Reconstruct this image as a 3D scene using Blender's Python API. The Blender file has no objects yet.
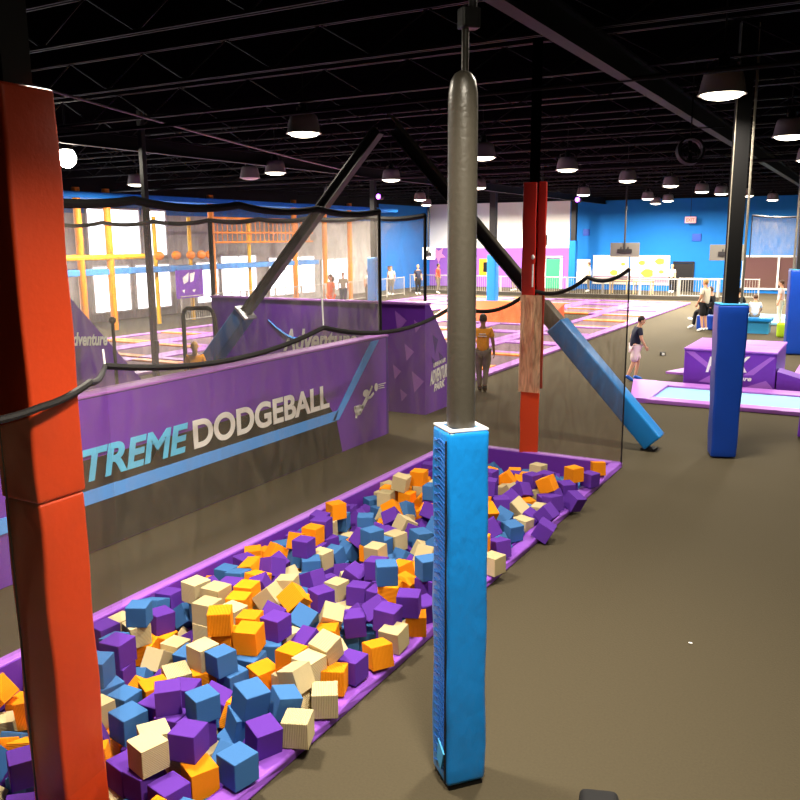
import bpy, bmesh, math, random
from mathutils import Vector, Matrix, Quaternion
random.seed(11)
S = bpy.context.scene
COL = S.collection
PI = math.pi

# ---------------------------------------------------------------- materials
def lin(c):
    c = c / 255.0
    return c / 12.92 if c <= 0.04045 else ((c + 0.055) / 1.055) ** 2.4

def mat(name, rgb, rough=0.6, bump=0.0, scale=20.0, var=0.0, metal=0.0, stretch=None, spec=0.4, coat=0.0, wave=None, bdist=0.02):
    m = bpy.data.materials.new(name)
    m.use_nodes = True
    nt = m.node_tree
    b = nt.nodes['Principled BSDF']
    c = (lin(rgb[0]), lin(rgb[1]), lin(rgb[2]), 1)
    b.inputs['Base Color'].default_value = c
    b.inputs['Roughness'].default_value = rough
    b.inputs['Metallic'].default_value = metal
    b.inputs['Specular IOR Level'].default_value = spec
    b.inputs['Coat Weight'].default_value = coat
    if bump or var or wave:
        tc = nt.nodes.new('ShaderNodeTexCoord')
        mp = nt.nodes.new('ShaderNodeMapping')
        nt.links.new(tc.outputs['Object'], mp.inputs['Vector'])
        if stretch:
            mp.inputs['Scale'].default_value = stretch
        n = nt.nodes.new('ShaderNodeTexNoise')
        n.inputs['Scale'].default_value = scale
        n.inputs['Detail'].default_value = 5
        nt.links.new(mp.outputs['Vector'], n.inputs['Vector'])
        h = n.outputs['Fac']
        if wave:
            w = nt.nodes.new('ShaderNodeTexWave')
            w.inputs['Scale'].default_value = wave
            w.inputs['Distortion'].default_value = 0.6
            nt.links.new(mp.outputs['Vector'], w.inputs['Vector'])
            h = w.outputs['Fac']
        if bump or wave:
            bp = nt.nodes.new('ShaderNodeBump')
            bp.inputs['Strength'].default_value = bump
            bp.inputs['Distance'].default_value = bdist
            nt.links.new(h, bp.inputs['Height'])
            nt.links.new(bp.outputs['Normal'], b.inputs['Normal'])
        if var:
            mx = nt.nodes.new('ShaderNodeMix')
            mx.data_type = 'RGBA'
            mx.inputs['A'].default_value = tuple(v * (1 - var) for v in c[:3]) + (1,)
            mx.inputs['B'].default_value = tuple(min(1, v * (1 + var)) for v in c[:3]) + (1,)
            nt.links.new(n.outputs['Fac'], mx.inputs['Factor'])
            nt.links.new(mx.outputs['Result'], b.inputs['Base Color'])
    return m

def emit(name, rgb, strength):
    m = bpy.data.materials.new(name)
    m.use_nodes = True
    b = m.node_tree.nodes['Principled BSDF']
    c = (lin(rgb[0]), lin(rgb[1]), lin(rgb[2]), 1)
    b.inputs['Base Color'].default_value = c
    b.inputs['Emission Color'].default_value = c
    b.inputs['Emission Strength'].default_value = strength
    return m

def netmat(name, rgb, alpha, amp=0.12, scale=3.0, stretch=(1, 1, .35)):
    m = bpy.data.materials.new(name)
    m.use_nodes = True
    nt = m.node_tree
    nt.nodes.clear()
    out = nt.nodes.new('ShaderNodeOutputMaterial')
    tr = nt.nodes.new('ShaderNodeBsdfTransparent')
    df = nt.nodes.new('ShaderNodeBsdfDiffuse')
    tl = nt.nodes.new('ShaderNodeBsdfTranslucent')
    c = (lin(rgb[0]), lin(rgb[1]), lin(rgb[2]), 1)
    df.inputs['Color'].default_value = c
    tl.inputs['Color'].default_value = c
    a = nt.nodes.new('ShaderNodeMixShader')
    a.inputs[0].default_value = 0.4
    nt.links.new(df.outputs[0], a.inputs[1])
    nt.links.new(tl.outputs[0], a.inputs[2])
    tc = nt.nodes.new('ShaderNodeTexCoord')
    mp = nt.nodes.new('ShaderNodeMapping')
    mp.inputs['Scale'].default_value = stretch
    n = nt.nodes.new('ShaderNodeTexNoise')
    n.inputs['Scale'].default_value = scale
    n.inputs['Distortion'].default_value = 2.0
    nt.links.new(tc.outputs['Object'], mp.inputs['Vector'])
    nt.links.new(mp.outputs['Vector'], n.inputs['Vector'])
    r = nt.nodes.new('ShaderNodeMapRange')
    r.inputs['From Min'].default_value = 0.3
    r.inputs['From Max'].default_value = 0.7
    r.inputs['To Min'].default_value = max(0, alpha - amp)
    r.inputs['To Max'].default_value = alpha + amp
    nt.links.new(n.outputs['Fac'], r.inputs['Value'])
    mx = nt.nodes.new('ShaderNodeMixShader')
    nt.links.new(r.outputs[0], mx.inputs[0])
    nt.links.new(tr.outputs[0], mx.inputs[1])
    nt.links.new(a.outputs[0], mx.inputs[2])
    nt.links.new(mx.outputs[0], out.inputs['Surface'])
    return m

M = dict(
    floor=mat('floor_carpet', (71, 64, 49), .9, .12, 60, .16, spec=.15),
    black=mat('black_paint', (22, 20, 22), .55, spec=.3),
    ceil=mat('ceiling_black', (4, 3, 4), .9, .3, 4, .3, spec=0),
    joist=mat('joist_black', (17, 14, 15), .6, spec=.12),
    matteblack=mat('matte_black', (9, 9, 10), .7, spec=.1),
    steel=mat('grey_black_steel', (66, 62, 54), .36, .15, 40, .12, spec=.5),
    steeld=mat('dark_steel', (30, 29, 29), .45, spec=.45),
    beamlight=mat('grey_steel', (105, 100, 90), .5),
    red=mat('red_vinyl', (206, 66, 26), .42, .10, 30, .05, spec=.35),
    redd=mat('dark_red_vinyl', (175, 24, 12), .45, .10, 30, .05, spec=.35),
    blue=mat('blue_vinyl', (20, 130, 212), .33, .10, 9, .05, stretch=(1, 1, .4), spec=.5),
    bluewrinkle=mat('creased_blue_vinyl', (20, 130, 212), .3, .45, 7, .04, stretch=(1.6, 1.6, .8), spec=.5, bdist=.03),
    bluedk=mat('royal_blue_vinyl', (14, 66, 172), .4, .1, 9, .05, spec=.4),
    bluelt=mat('bright_blue_vinyl', (60, 165, 225), .4, .1, 9, .04, spec=.4),
    seam=mat('seam_black', (14, 14, 20), .6),
    lace=mat('blue_lacing', (30, 90, 170), .5),
    hemglare=mat('white_hem_glare', (225, 228, 232), .5),  # white for the blue pad's painted top highlight and the brace hem
    purple=mat('purple_vinyl', (112, 50, 176), .42, .12, 5, .10, spec=.4),
    purpd=mat('deep_purple_vinyl', (66, 22, 128), .45, .12, 5, .1, spec=.4),
    lilac=mat('lilac_pad', (168, 104, 212), .45, .08, 8, .06, spec=.35),
    rimpurple=mat('rim_purple', (140, 80, 192), .45, .2, 7, .08, spec=.35),
    lilacl=mat('pale_lilac_pad', (172, 108, 202), .45, .08, 8, .05, spec=.35),
    orangepad=mat('orange_pad', (240, 140, 60), .5, .05, 8, .05),
    bed=mat('trampoline_bed', (116, 92, 104), .8, .05, 90, .05, spec=.2),
    bedlt=mat('pale_blue_bed', (140, 196, 224), .7, .03, 90, .03, spec=.2),
    bannerblack=mat('banner_black', (38, 35, 34), .7, .10, 3, .18, spec=.25),
    stripe=mat('stripe_blue', (88, 168, 255), .55, spec=.3),
    textblue=mat('letter_blue', (100, 208, 255), .55, spec=.3),
    textwhite=mat('letter_white', (250, 248, 244), .55, spec=.3),
    foamO=mat('foam_orange', (246, 146, 22), .85, .5, 20, .06, wave=5, spec=.1, bdist=.02),
    foamW=mat('foam_beige', (198, 180, 138), .85, .5, 20, .06, wave=5, spec=.1, bdist=.02),
    foamB=mat('foam_blue', (62, 108, 164), .85, .2, 20, .06, wave=26, spec=.1, bdist=.004),
    foamP=mat('foam_purple', (92, 50, 152), .85, .2, 20, .06, wave=26, spec=.1, bdist=.004),
    net=netmat('fine_black_netting', (190, 176, 146), .15, .05),
    netend=netmat('end_black_netting', (112, 95, 76), .44, .12, 5),
    netthin=netmat('thin_black_netting', (120, 90, 70), .10, .05),
    flood=emit('flood_bulb', (255, 246, 224), 30.0),
    netfar=netmat('court_netting', (200, 192, 178), .24),
    netdense=netmat('gathered_netting', (244, 206, 166), .66, .28, 11, (1, 1, .2)),
    rope=mat('black_webbing', (24, 22, 22), .7, .2, 80),
    wallblue=mat('wall_blue', (20, 108, 190), .7, .03, 3, .05, spec=.2),
    wallwhite=mat('wall_white', (248, 246, 242), .8, .03, 3, .03, spec=.2),
    wallgrey=mat('wall_grey', (176, 172, 170), .8, .03, 3, .04, spec=.2),
    wallpurple=mat('wall_purple', (150, 96, 190), .7, .03, 3, .05, spec=.2),
    walldark=mat('wall_dark', (44, 40, 42), .8, spec=.2),
    white=mat('white_paint', (235, 235, 235), .5),
    whitemet=mat('white_rail', (178, 173, 166), .4),
    pane=emit('daylit_pane', (246, 248, 255), 4.0),
    frame=mat('window_frame', (215, 212, 212), .5),
    darkpane=mat('dark_glass', (92, 66, 62), .15, spec=.6),
    orange=mat('orange_steel', (236, 140, 32), .45),
    yellow=mat('yellow_steel', (240, 186, 40), .45),
    deckblue=mat('deck_blue', (70, 140, 210), .5),
    lampshell=mat('lamp_shell', (140, 130, 130), .35),
    lens=emit('lamp_lens', (255, 244, 218), 7.0),
    lensdim=mat('unlit_lens', (190, 180, 170), .3),
    purplelight=emit('purple_lens', (190, 90, 255), 6.0),
    exitred=emit('exit_letters', (255, 60, 50), 1.2),
    exitwhite=emit('exit_face', (235, 150, 155), .25),
    skin=mat('skin', (212, 160, 128), .6, spec=.3),
    skind=mat('skin_deep', (150, 104, 80), .6, spec=.3),
    hairdk=mat('hair_dark', (36, 26, 22), .6),
    hairbl=mat('hair_blond', (190, 150, 92), .6),
    hairbr=mat('hair_brown', (88, 60, 42), .6),
    tgold=mat('cloth_amber', (244, 160, 24), .8, .2, 25),
    tnavy=mat('cloth_navy', (34, 38, 60), .8, .2, 25),
    tcream=mat('cloth_cream', (232, 222, 200), .8, .2, 25),
    tpink=mat('cloth_pale_pink', (236, 212, 212), .8, .2, 25),
    tblack=mat('cloth_black', (22, 22, 24), .8, .2, 25),
    tgrey=mat('cloth_grey', (118, 108, 92), .8, .2, 25),
    tred=mat('cloth_red', (220, 62, 44), .8, .2, 25),
    torange=mat('cloth_orange', (232, 112, 40), .8, .2, 25),
    tblue=mat('cloth_blue', (50, 96, 190), .8, .2, 25),
    shoeblue=mat('shoe_blue', (40, 110, 220), .6),
    lime=mat('lime_fabric', (190, 230, 40), .7),
    screen=mat('tv_back', (84, 82, 76), .5),
    mural=mat('mural_white', (240, 236, 222), .6, .0, 2, .05),
    muraly=mat('mural_yellow', (240, 214, 60), .6),
    muralp=mat('mural_mauve', (150, 120, 140), .6),
    pinkpaint=mat('mural_pink', (240, 150, 200), .6),
    green=mat('door_green', (60, 160, 120), .6),
    tan=mat('tan_wood', (206, 176, 124), .6),
)

# ---------------------------------------------------------------- mesh helpers
def xform(bm, v0, Mx):
    if Mx is not None:
        bmesh.ops.transform(bm, matrix=Mx, verts=bm.verts[v0:])

def box(bm, c, s, bev=0.0, seg=2, Mx=None, rz=0.0):
    b2 = bmesh.new()
    bmesh.ops.create_cube(b2, size=1)
    bmesh.ops.scale(b2, vec=s, verts=b2.verts)
    if bev > 0:
        bmesh.ops.bevel(b2, geom=b2.edges[:], offset=bev, segments=seg, profile=.6, affect='EDGES')
    m = Matrix.Translation(c) @ Matrix.Rotation(rz, 4, 'Z')
    if Mx is not None:
        m = Mx @ m
    bmesh.ops.transform(b2, matrix=m, verts=b2.verts)
    me = bpy.data.meshes.new('t')
    b2.to_mesh(me)
    b2.free()
    bm.from_mesh(me)
    bpy.data.meshes.remove(me)

def prism(bm, pts, d):
    """closed polygon pts (3-D, coplanar) extruded by vector d"""
    d = Vector(d)
    a = [bm.verts.new(p) for p in pts]
    b = [bm.verts.new(Vector(p) + d) for p in pts]
    n = len(pts)
    fs = [bm.faces.new(a[::-1]), bm.faces.new(b)]
    for i in range(n):
        fs.append(bm.faces.new((a[i], a[(i + 1) % n], b[(i + 1) % n], b[i])))
    bmesh.ops.recalc_face_normals(bm, faces=fs)

def tube(bm, pts, r, n=10, caps=True):
    """tube through pts; r number or list"""
    pts = [Vector(p) for p in pts]
    rings = []
    up = None
    for i, p in enumerate(pts):
        t = (pts[min(i + 1, len(pts) - 1)] - pts[max(i - 1, 0)]).normalized()
        if up is None:
            up = t.orthogonal().normalized()
        else:
            up = (up - t * up.dot(t)).normalized()
        bb = t.cross(up)
        rr = r[i] if isinstance(r, (list, tuple)) else r
        rings.append([bm.verts.new(p + (up * math.cos(2 * PI * k / n) + bb * math.sin(2 * PI * k / n)) * rr) for k in range(n)])
    for a, b in zip(rings, rings[1:]):
        for k in range(n):
            bm.faces.new((a[k], a[(k + 1) % n], b[(k + 1) % n], b[k]))
    if caps:
        bm.faces.new(rings[0][::-1])
        bm.faces.new(rings[-1])

def lathe(bm, prof, c=(0, 0, 0), n=24):
    """prof: (r, z) list"""
    rings = []
    for r, z in prof:
        rings.append([bm.verts.new((c[0] + r * math.cos(2 * PI * k / n), c[1] + r * math.sin(2 * PI * k / n), c[2] + z)) for k in range(n)])
    for a, b in zip(rings, rings[1:]):
        for k in range(n):
            bm.faces.new((a[k], a[(k + 1) % n], b[(k + 1) % n], b[k]))
    return rings

def build(name, bm, m, parent=None, smooth=False, loc=None):
    bmesh.ops.recalc_face_normals(bm, faces=bm.faces)
    me = bpy.data.meshes.new(name)
    bm.to_mesh(me)
    bm.free()
    if smooth:
        for p in me.polygons:
            p.use_smooth = True
        me.set_sharp_from_angle(angle=math.radians(40))
    for mm in (m if isinstance(m, list) else [m]):
        me.materials.append(mm)
    o = bpy.data.objects.new(name, me)
    COL.objects.link(o)
    if parent is not None:
        o.parent = parent
    if loc is not None:
        o.location = loc
    return o

def tag(o, label, cat, group=None):
    o['label'] = label
    o['category'] = cat
    if group:
        o['group'] = group
    return o

def thing(name, label, cat, loc=(0, 0, 0), rz=0.0, group=None):
    o = bpy.data.objects.new(name, None)
    COL.objects.link(o)
    o.location = loc
    o.rotation_euler = (0, 0, rz)
    o.empty_display_size = .1
    return tag(o, label, cat, group)

def struct(name, bm, m, smooth=False):
    o = build(name, bm, m, None, smooth)
    o['kind'] = 'structure'
    return o

def dup(root, loc, rz=None, label=None, group=None):
    r = root.copy()
    COL.objects.link(r)
    r.location = loc
    if rz is not None:
        r.rotation_euler = (0, 0, rz)
    if label:
        r['label'] = label
    if group:
        r['group'] = group
    for ch in list(root.children):
        c = ch.copy()
        COL.objects.link(c)
        c.parent = r
        for g in ch.children:
            d = g.copy()
            COL.objects.link(d)
            d.parent = c
    return r

def BX(*boxes):
    bm = bmesh.new()
    for b in boxes:
        box(bm, *b) if not isinstance(b, dict) else box(bm, **b)
    return bm

def lettering(name, s, width, height, origin, ux, uz, m, parent, bold=0.02, shear=0.0, depth=.006, space=1.0, arc=0.0):
    """text mesh: origin = lower-left, ux / uz = in-plane axes; scaled to width x height"""
    cu = bpy.data.curves.new(name, 'FONT')
    cu.body = s
    cu.size = 1
    cu.offset = bold
    cu.shear = shear
    cu.space_character = space
    cu.extrude = .5
    to = bpy.data.objects.new(name, cu)
    COL.objects.link(to)
    dg = bpy.context.evaluated_depsgraph_get()
    me = bpy.data.meshes.new_from_object(to.evaluated_get(dg))
    bpy.data.objects.remove(to)
    xs = [v.co.x for v in me.vertices]
    ys = [v.co.y for v in me.vertices]
    x0, x1, y0, y1 = min(xs), max(xs), min(ys), max(ys)
    ux, uz, o0 = Vector(ux), Vector(uz), Vector(origin)
    nn = ux.cross(uz)
    for v in me.vertices:
        a = (v.co.x - x0) / (x1 - x0)
        b = (v.co.y - y0) / (y1 - y0)
        up = b * height + arc * a
        v.co = o0 + ux * (a * width) + uz * up + nn * ((v.co.z + .5) * depth)
    me.name = name
    me.materials.clear()
    me.materials.append(m)
    o = bpy.data.objects.new(name, me)
    COL.objects.link(o)
    o.parent = parent
    return o

def cat_curve(p, q, sag, n=14):
    """points of a drooping webbing between p and q"""
    p, q = Vector(p), Vector(q)
    return [p.lerp(q, i / n) - Vector((0, 0, sag * 4 * (i / n) * (1 - i / n))) for i in range(n + 1)]

def sheet(bm, tops, zbot, wob=.02):
    """netting hanging from polyline tops to zbot (number or list), with slight folds"""
    rows = 10
    g = []
    for i, p in enumerate(tops):
        zb = zbot[i] if isinstance(zbot, (list, tuple)) else zbot
        t = (tops[min(i + 1, len(tops) - 1)] - tops[max(i - 1, 0)])
        nn = Vector((-t.y, t.x, 0)).normalized()
        colm = []
        for j in range(rows + 1):
            f = j / rows
            w = wob * math.sin(i * 1.7 + j * .4) * math.sin(PI * min(1, f * 1.2)) if 0 < j < rows else 0
            colm.append(bm.verts.new((p.x + nn.x * w, p.y + nn.y * w, p.z + (zb - p.z) * f)))
        g.append(colm)
    for a, b in zip(g, g[1:]):
        for j in range(rows):
            bm.faces.new((a[j], b[j], b[j + 1], a[j + 1]))

# ---------------------------------------------------------------- people
def skinmesh(verts, edges, radii, sub=2, root=0):
    me = bpy.data.meshes.new('s')
    me.from_pydata([tuple(v) for v in verts], edges, [])
    o = bpy.data.objects.new('s', me)
    COL.objects.link(o)
    o.modifiers.new('k', 'SKIN').use_smooth_shade = True
    for i, r in enumerate(radii):
        d = me.skin_vertices[0].data[i]
        d.radius = (r, r) if not isinstance(r, tuple) else r
        d.use_root = (i == root)
    if sub:
        sm = o.modifiers.new('d', 'SUBSURF')
        sm.levels = sub
        sm.render_levels = sub
    dg = bpy.context.evaluated_depsgraph_get()
    out = bpy.data.meshes.new_from_object(o.evaluated_get(dg))
    bpy.data.objects.remove(o)
    return out

def ell(bm, c, r, rot=None, n=12, cut=None):
    b2 = bmesh.new()
    bmesh.ops.create_uvsphere(b2, u_segments=n, v_segments=max(6, n - 2), radius=1)
    if cut is not None:
        bmesh.ops.bisect_plane(b2, geom=b2.verts[:] + b2.edges[:] + b2.faces[:], plane_co=cut[0], plane_no=cut[1], clear_outer=True)
    m = Matrix.Translation(c) @ (rot.to_4x4() if rot is not None else Matrix.Identity(4)) @ Matrix.Diagonal((*r, 1))
    bmesh.ops.transform(b2, matrix=m, verts=b2.verts)
    me = bpy.data.meshes.new('t')
    b2.to_mesh(me)
    b2.free()
    bm.from_mesh(me)
    bpy.data.meshes.remove(me)

STAND = dict(pel=(0, 0, .95), spi=(0, 0, 1.14), che=(0, 0, 1.32), nec=(0, 0, 1.47), hea=(0, .02, 1.62),
             shL=(-.17, 0, 1.41), elL=(-.23, -.02, 1.14), wrL=(-.25, .05, .90),
             shR=(.17, 0, 1.41), elR=(.23, -.02, 1.14), wrR=(.25, .05, .90),
             hiL=(-.09, 0, .90), knL=(-.10, .03, .50), anL=(-.10, -.03, .09), toL=(-.11, .12, .035),
             hiR=(.09, 0, .90), knR=(.10, .03, .50), anR=(.10, -.03, .09), toR=(.11, .12, .035))

def person(label, loc, rz, h, shirt, legs, pose=None, skin='skin', hair='hairdk', shorts=True, shoe='white', long_hair=False, group=None, fingers=True, legname=None, face=True):
    J = {k: Vector(v) for k, v in STAND.items()}
    for k, v in (pose or {}).items():
        J[k] = Vector(v)
    t = thing('person', label, 'person', loc, rz, group)
    t.scale = (h / 1.74,) * 3
    nm = ['pel', 'spi', 'che', 'nec', 'hea', 'shL', 'elL', 'wrL', 'shR', 'elR', 'wrR', 'hiL', 'knL', 'anL', 'toL', 'hiR', 'knR', 'anR', 'toR']
    R = dict(pel=.125, spi=.115, che=.13, nec=.055, hea=.06, shL=.062, elL=.042, wrL=.029, shR=.062, elR=.042, wrR=.029,
             hiL=.09, knL=.058, anL=.04, toL=.035, hiR=.09, knR=.058, anR=.04, toR=.035)
    E = [('pel', 'spi'), ('spi', 'che'), ('che', 'nec'), ('nec', 'hea'), ('che', 'shL'), ('shL', 'elL'), ('elL', 'wrL'), ('che', 'shR'), ('shR', 'elR'), ('elR', 'wrR'),
         ('pel', 'hiL'), ('hiL', 'knL'), ('knL', 'anL'), ('anL', 'toL'), ('pel', 'hiR'), ('hiR', 'knR'), ('knR', 'anR'), ('anR', 'toR')]
    V = [J[k] for k in nm]
    rad = [R[k] for k in nm]
    ed = [(nm.index(a), nm.index(b)) for a, b in E]
    # hands: palm + four fingers + thumb on each wrist
    extra = bmesh.new()
    for sd in 'LR':
        w = J['wr' + sd]
        d = (w - J['el' + sd]).normalized()
        iw = nm.index('wr' + sd)
        V.append(w + d * .07)
        rad.append(.03)
        ed.append((iw, len(V) - 1))
        if fingers:
            side = d.cross(Vector((1, 0, 0))).normalized()
            if side.y < 0:
                side = -side
            curl = d.cross(side) * (1 if sd == 'L' else -1)
            for f in range(4):
                b0 = w + d * .075 + side * (.027 - .018 * f)
                L = (.07, .08, .074, .056)[f]
                tube(extra, [b0 - d * .03, b0 + d * L * .4, b0 + d * L * .75 + curl * .012, b0 + d * L + curl * .03], [.010, .009, .008, .006], 6)
            b0 = w + d * .03 + side * .025
            tube(extra, [b0 - side * .01, b0 + side * .025 + d * .025, b0 + side * .032 + d * .055 + curl * .01], [.012, .010, .007], 6)
    me = skinmesh(V, ed, rad)
    bm = bmesh.new()
    bm.from_mesh(me)
    bpy.data.meshes.remove(me)
    tmp = bpy.data.meshes.new('t')
    extra.to_mesh(tmp)
    extra.free()
    bm.from_mesh(tmp)
    bpy.data.meshes.remove(tmp)
    hd = J['hea']
    ax = (hd - J['nec']).normalized()
    fwd = Vector((0, 1, 0))
    if 'look' in (pose or {}):
        fwd = J['look'].normalized()
    rt = fwd.cross(ax).normalized()
    fw2 = ax.cross(rt)
    rot = Matrix((rt, fw2, ax)).transposed()
    hc = hd + ax * .01
    P = lambda x, y, z: hc + rt * x + fw2 * y + ax * z
    ell(bm, hc + ax * .02, (.078, .095, .115), rot, 16)
    ell(bm, P(0, .03, -.05), (.058, .062, .06), rot, 12)
    if face:
        ell(bm, P(0, .095, -.01), (.014, .02, .028), rot, 8)
        for s in (-1, 1):
            ell(bm, P(s * .08, -.005, .0), (.012, .022, .03), rot, 8)
    build('body', bm, M[skin], t, True)
    if face:
        for s in (-1, 1):
            fb = bmesh.new()
            ell(fb, P(s * .032, .083, .022), (.012, .012, .008), rot, 8)
            build('eye', fb, M['black'], t)
        fb = bmesh.new()
        ell(fb, P(0, .088, -.052), (.024, .008, .006), rot, 8)
        build('mouth', fb, M['tred'], t)
    hb = bmesh.new()
    ell(hb, P(0, -.014, .04), (.088, .1, .108), rot, 16, ((0, .35, -.1), (0, .75, -.66)))
    if long_hair:
        tube(hb, [P(0, -.09, .02), P(0, -.105, -.08), P(0, -.09, -.2)], [.06, .065, .03], 10)
    build('hair', hb, M[hair], t, True)
    # shirt
    def lerp(a, b, f):
        return J[a].lerp(J[b], f)
    V = [J['pel'] + Vector((0, 0, -.09)), J['spi'], J['che'], lerp('che', 'nec', .6), J['shL'], lerp('shL', 'elL', .7), J['shR'], lerp('shR', 'elR', .7)]
    me = skinmesh(V, [(0, 1), (1, 2), (2, 3), (2, 4), (4, 5), (2, 6), (6, 7)], [.162, .15, .152, .08, .078, .068, .078, .068], 2, 2)
    bm = bmesh.new()
    bm.from_mesh(me)
    bpy.data.meshes.remove(me)
    build('shirt', bm, M[shirt], t, True)
    # shorts / trousers
    f = 1.0
    V = [J['pel'] + Vector((0, 0, .03)), J['hiL'], lerp('hiL', 'knL', .5), lerp('hiL', 'knL', f), J['hiR'], lerp('hiR', 'knR', .5), lerp('hiR', 'knR', f)]
    ed = [(0, 1), (1, 2), (2, 3), (0, 4), (4, 5), (5, 6)]
    rad = [.145, .122, .116, .115 if shorts else .074, .122, .116, .115 if shorts else .074]
    if not shorts:
        V += [lerp('knL', 'anL', .95), lerp('knR', 'anR', .95)]
        ed += [(3, 7), (6, 8)]
        rad += [.058, .058]
    me = skinmesh(V, ed, rad)
    bm = bmesh.new()
    bm.from_mesh(me)
    bpy.data.meshes.remove(me)
    build('shorts' if shorts else 'trousers', bm, M[legs], t, True)
    for sd in 'LR':
        sb = bmesh.new()
        a, b = J['an' + sd], J['to' + sd]
        d = (b - a).normalized()
        tube(sb, [a + Vector((0, 0, .01)) - d * .03, a + (b - a) * .35 - Vector((0, 0, .005)), b, b + (b - a).normalized() * .05], [.052, .054, .045, .02], 10)
        build('shoe', sb, M[shoe], t, True)
    return t

# ================================================================= SETTING
# floor with the pit left open
PX0, PX1, PY0, PY1 = -5.45, -3.05, 2.2, 11.4
bm = BX(((-17.5 + PX0 / 2 - 0.0, 25, -.1), (35 + PX0 + 0.0, 64, .2)) if False else (((-32 + PX0) / 2, 25, -.1), (PX0 + 32, 64, .2)),
        (((12 + PX1) / 2, 25, -.1), (12 - PX1, 64, .2)),
        (((PX0 + PX1) / 2, (PY0 - 7) / 2, -.1), (PX1 - PX0, PY0 + 7, .2)),
        (((PX0 + PX1) / 2, (PY1 + 57) / 2, -.1), (PX1 - PX0, 57 - PY1, .2)))
struct('floor', bm, M['floor'])
bm = BX(((PX0 + PX1) / 2, (PY0 + PY1) / 2, -.55) and (((PX0 + PX1) / 2, (PY0 + PY1) / 2, -.55), (PX1 - PX0 + .3, PY1 - PY0 + .3, .1)))
struct('trim_1', bm, M['black'])
bm = BX(((-10, 25, 6.25), (44, 64, .2)))
struct('ceiling', bm, M['ceil'])
WY = 52.0
struct('wall_left', BX(((-27.1, 20.0, 2.1), (.2, 50.5, 4.3)), ), M['wallgrey'])
struct('trim_2', BX(((-27.1, 20, 4.575), (.2, 50.5, .65))), M['wallblue'])
struct('trim_8', BX(((-27.1, 20, 5.525), (.22, 50.5, 1.25))), M['matteblack'])
struct('trim_3', BX(((-27.1, 48.65, 2.65), (.2, 6.8, 5.3))), M['wallblue'])
struct('trim_9', BX(((-27.1, 48.65, 5.725), (.22, 6.8, .85))), M['matteblack'])
# far wall: white over purple, then blue
struct('wall_back', BX(((-6, WY + .1, 2.7), (22.2, .2, 5.4))), M['wallblue'])
struct('trim_10', BX(((-6, WY + .1, 5.775), (22.2, .22, .75))), M['matteblack'])
struct('trim_4', BX(((-22.1, WY + .1, 4.0), (9.99, .2, 2.9))), M['wallwhite'])
struct('trim_5', BX(((-22.1, WY + .1, 1.275), (9.99, .2, 2.55))), M['wallpurple'])
struct('trim_6', BX(((-22.1, WY + .1, 5.8), (9.99, .22, .7))), M['matteblack'])
struct('wall_right', BX(((11.1, 25, 3.05), (.2, 64, 6.1))), M['walldark'])
struct('wall_front', BX(((-10, -6.9, 3.05), (44, .2, 6.1))), M['walldark'])

# daylit shop windows in the left wall: upper and lower rows
wn = 1
def window(y0, y1, z0, z1, mull):
    global wn
    fr = bmesh.new()
    t = .07
    for zz in (z0, z1):
        box(fr, (-26.97, (y0 + y1) / 2, zz), (.1, y1 - y0, t))
    for k in range(mull + 1):
        box(fr, (-26.97, y0 + (y1 - y0) * k / mull, (z0 + z1) / 2), (.1, t, z1 - z0))
    o = struct('window_%d' % wn, fr, M['frame'])
    build('pane', BX(((-26.985, (y0 + y1) / 2, (z0 + z1) / 2), (.02, y1 - y0, z1 - z0))), M['pane'], o)
    wn += 1
window(23.0, 25.7, 2.55, 4.45, 1)
window(25.9, 27.2, 2.55, 4.45, 1)
window(12.0, 20.0, 2.55, 4.45, 3)
window(23.1, 25.0, .35, 2.2, 1)
window(25.3, 27.3, .35, 2.2, 2)
window(28.9, 30.4, .35, 2.2, 1)
window(30.6, 33.2, .35, 2.45, 2)
window(34.2, 38.2, .35, 2.3, 3)
window(38.9, 41.5, .35, 2.1, 2)
window(12.0, 21.5, .35, 2.2, 4)

# dark shop front in the blue far wall, doors
fr = bmesh.new()
for zz in (.25, 2.08):
    box(fr, (-3.6, WY - .04, zz), (6.4, .1, .09))
for xx in (-6.75, -4.9, -3.0, -.45):
    box(fr, (xx, WY - .04, 1.16), (.1, .1, 1.86))
o = struct('window_%d' % wn, fr, M['white'])
build('pane', BX(((-3.6, WY - .01, 1.16), (6.3, .02, 1.8))), M['darkpane'], o)
wn += 1
o = struct('door_1', BX(((-10.05, WY - .03, .82), (1.05, .08, 1.64))), M['black'])
build('door_frame', BX(((-10.62, WY - .04, .85), (.08, .1, 1.7)), ((-9.48, WY - .04, .85), (.08, .1, 1.7)), ((-10.05, WY - .04, 1.72), (1.22, .1, .08))), M['walldark'], o)
o = struct('door_2', BX(((-18.1, WY - .03, .9), (.9, .08, 1.9))), M['green'])
build('door_frame', BX(((-18.65, WY - .04, 1.0), (.16, .1, 2.0)), ((-17.55, WY - .04, 1.0), (.16, .1, 2.0)), ((-18.1, WY - .04, 1.98), (1.26, .1, .12))), M['white'], o)
o = struct('door_3', BX(((-7.25, WY - .03, .95), (.62, .08, 1.9))), M['screen'])
build('door_frame', BX(((-7.6, WY - .05, 1.0), (.1, .1, 2.05)), ((-6.95, WY - .05, 1.0), (.1, .1, 2.05))), M['white'], o)

# ceiling steel: main beams along the hall and bar joists across it
def main_beam(x, label):
    b = bmesh.new()
    for z in (5.2, 5.5):
        box(b, (x, 24, z), (.16, 60, .03))
    box(b, (x, 24, 5.35), (.03, 60, .3))
    tag(build('ceiling_beam', b, M['joist']), label, 'ceiling beam', 'steel beams running down the hall')
main_beam(-3.05, 'long black steel ceiling beam running down the hall, above the blue padded columns')
main_beam(-14.9, 'long black steel ceiling beam running down the hall, above the dodgeball court far side')

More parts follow.
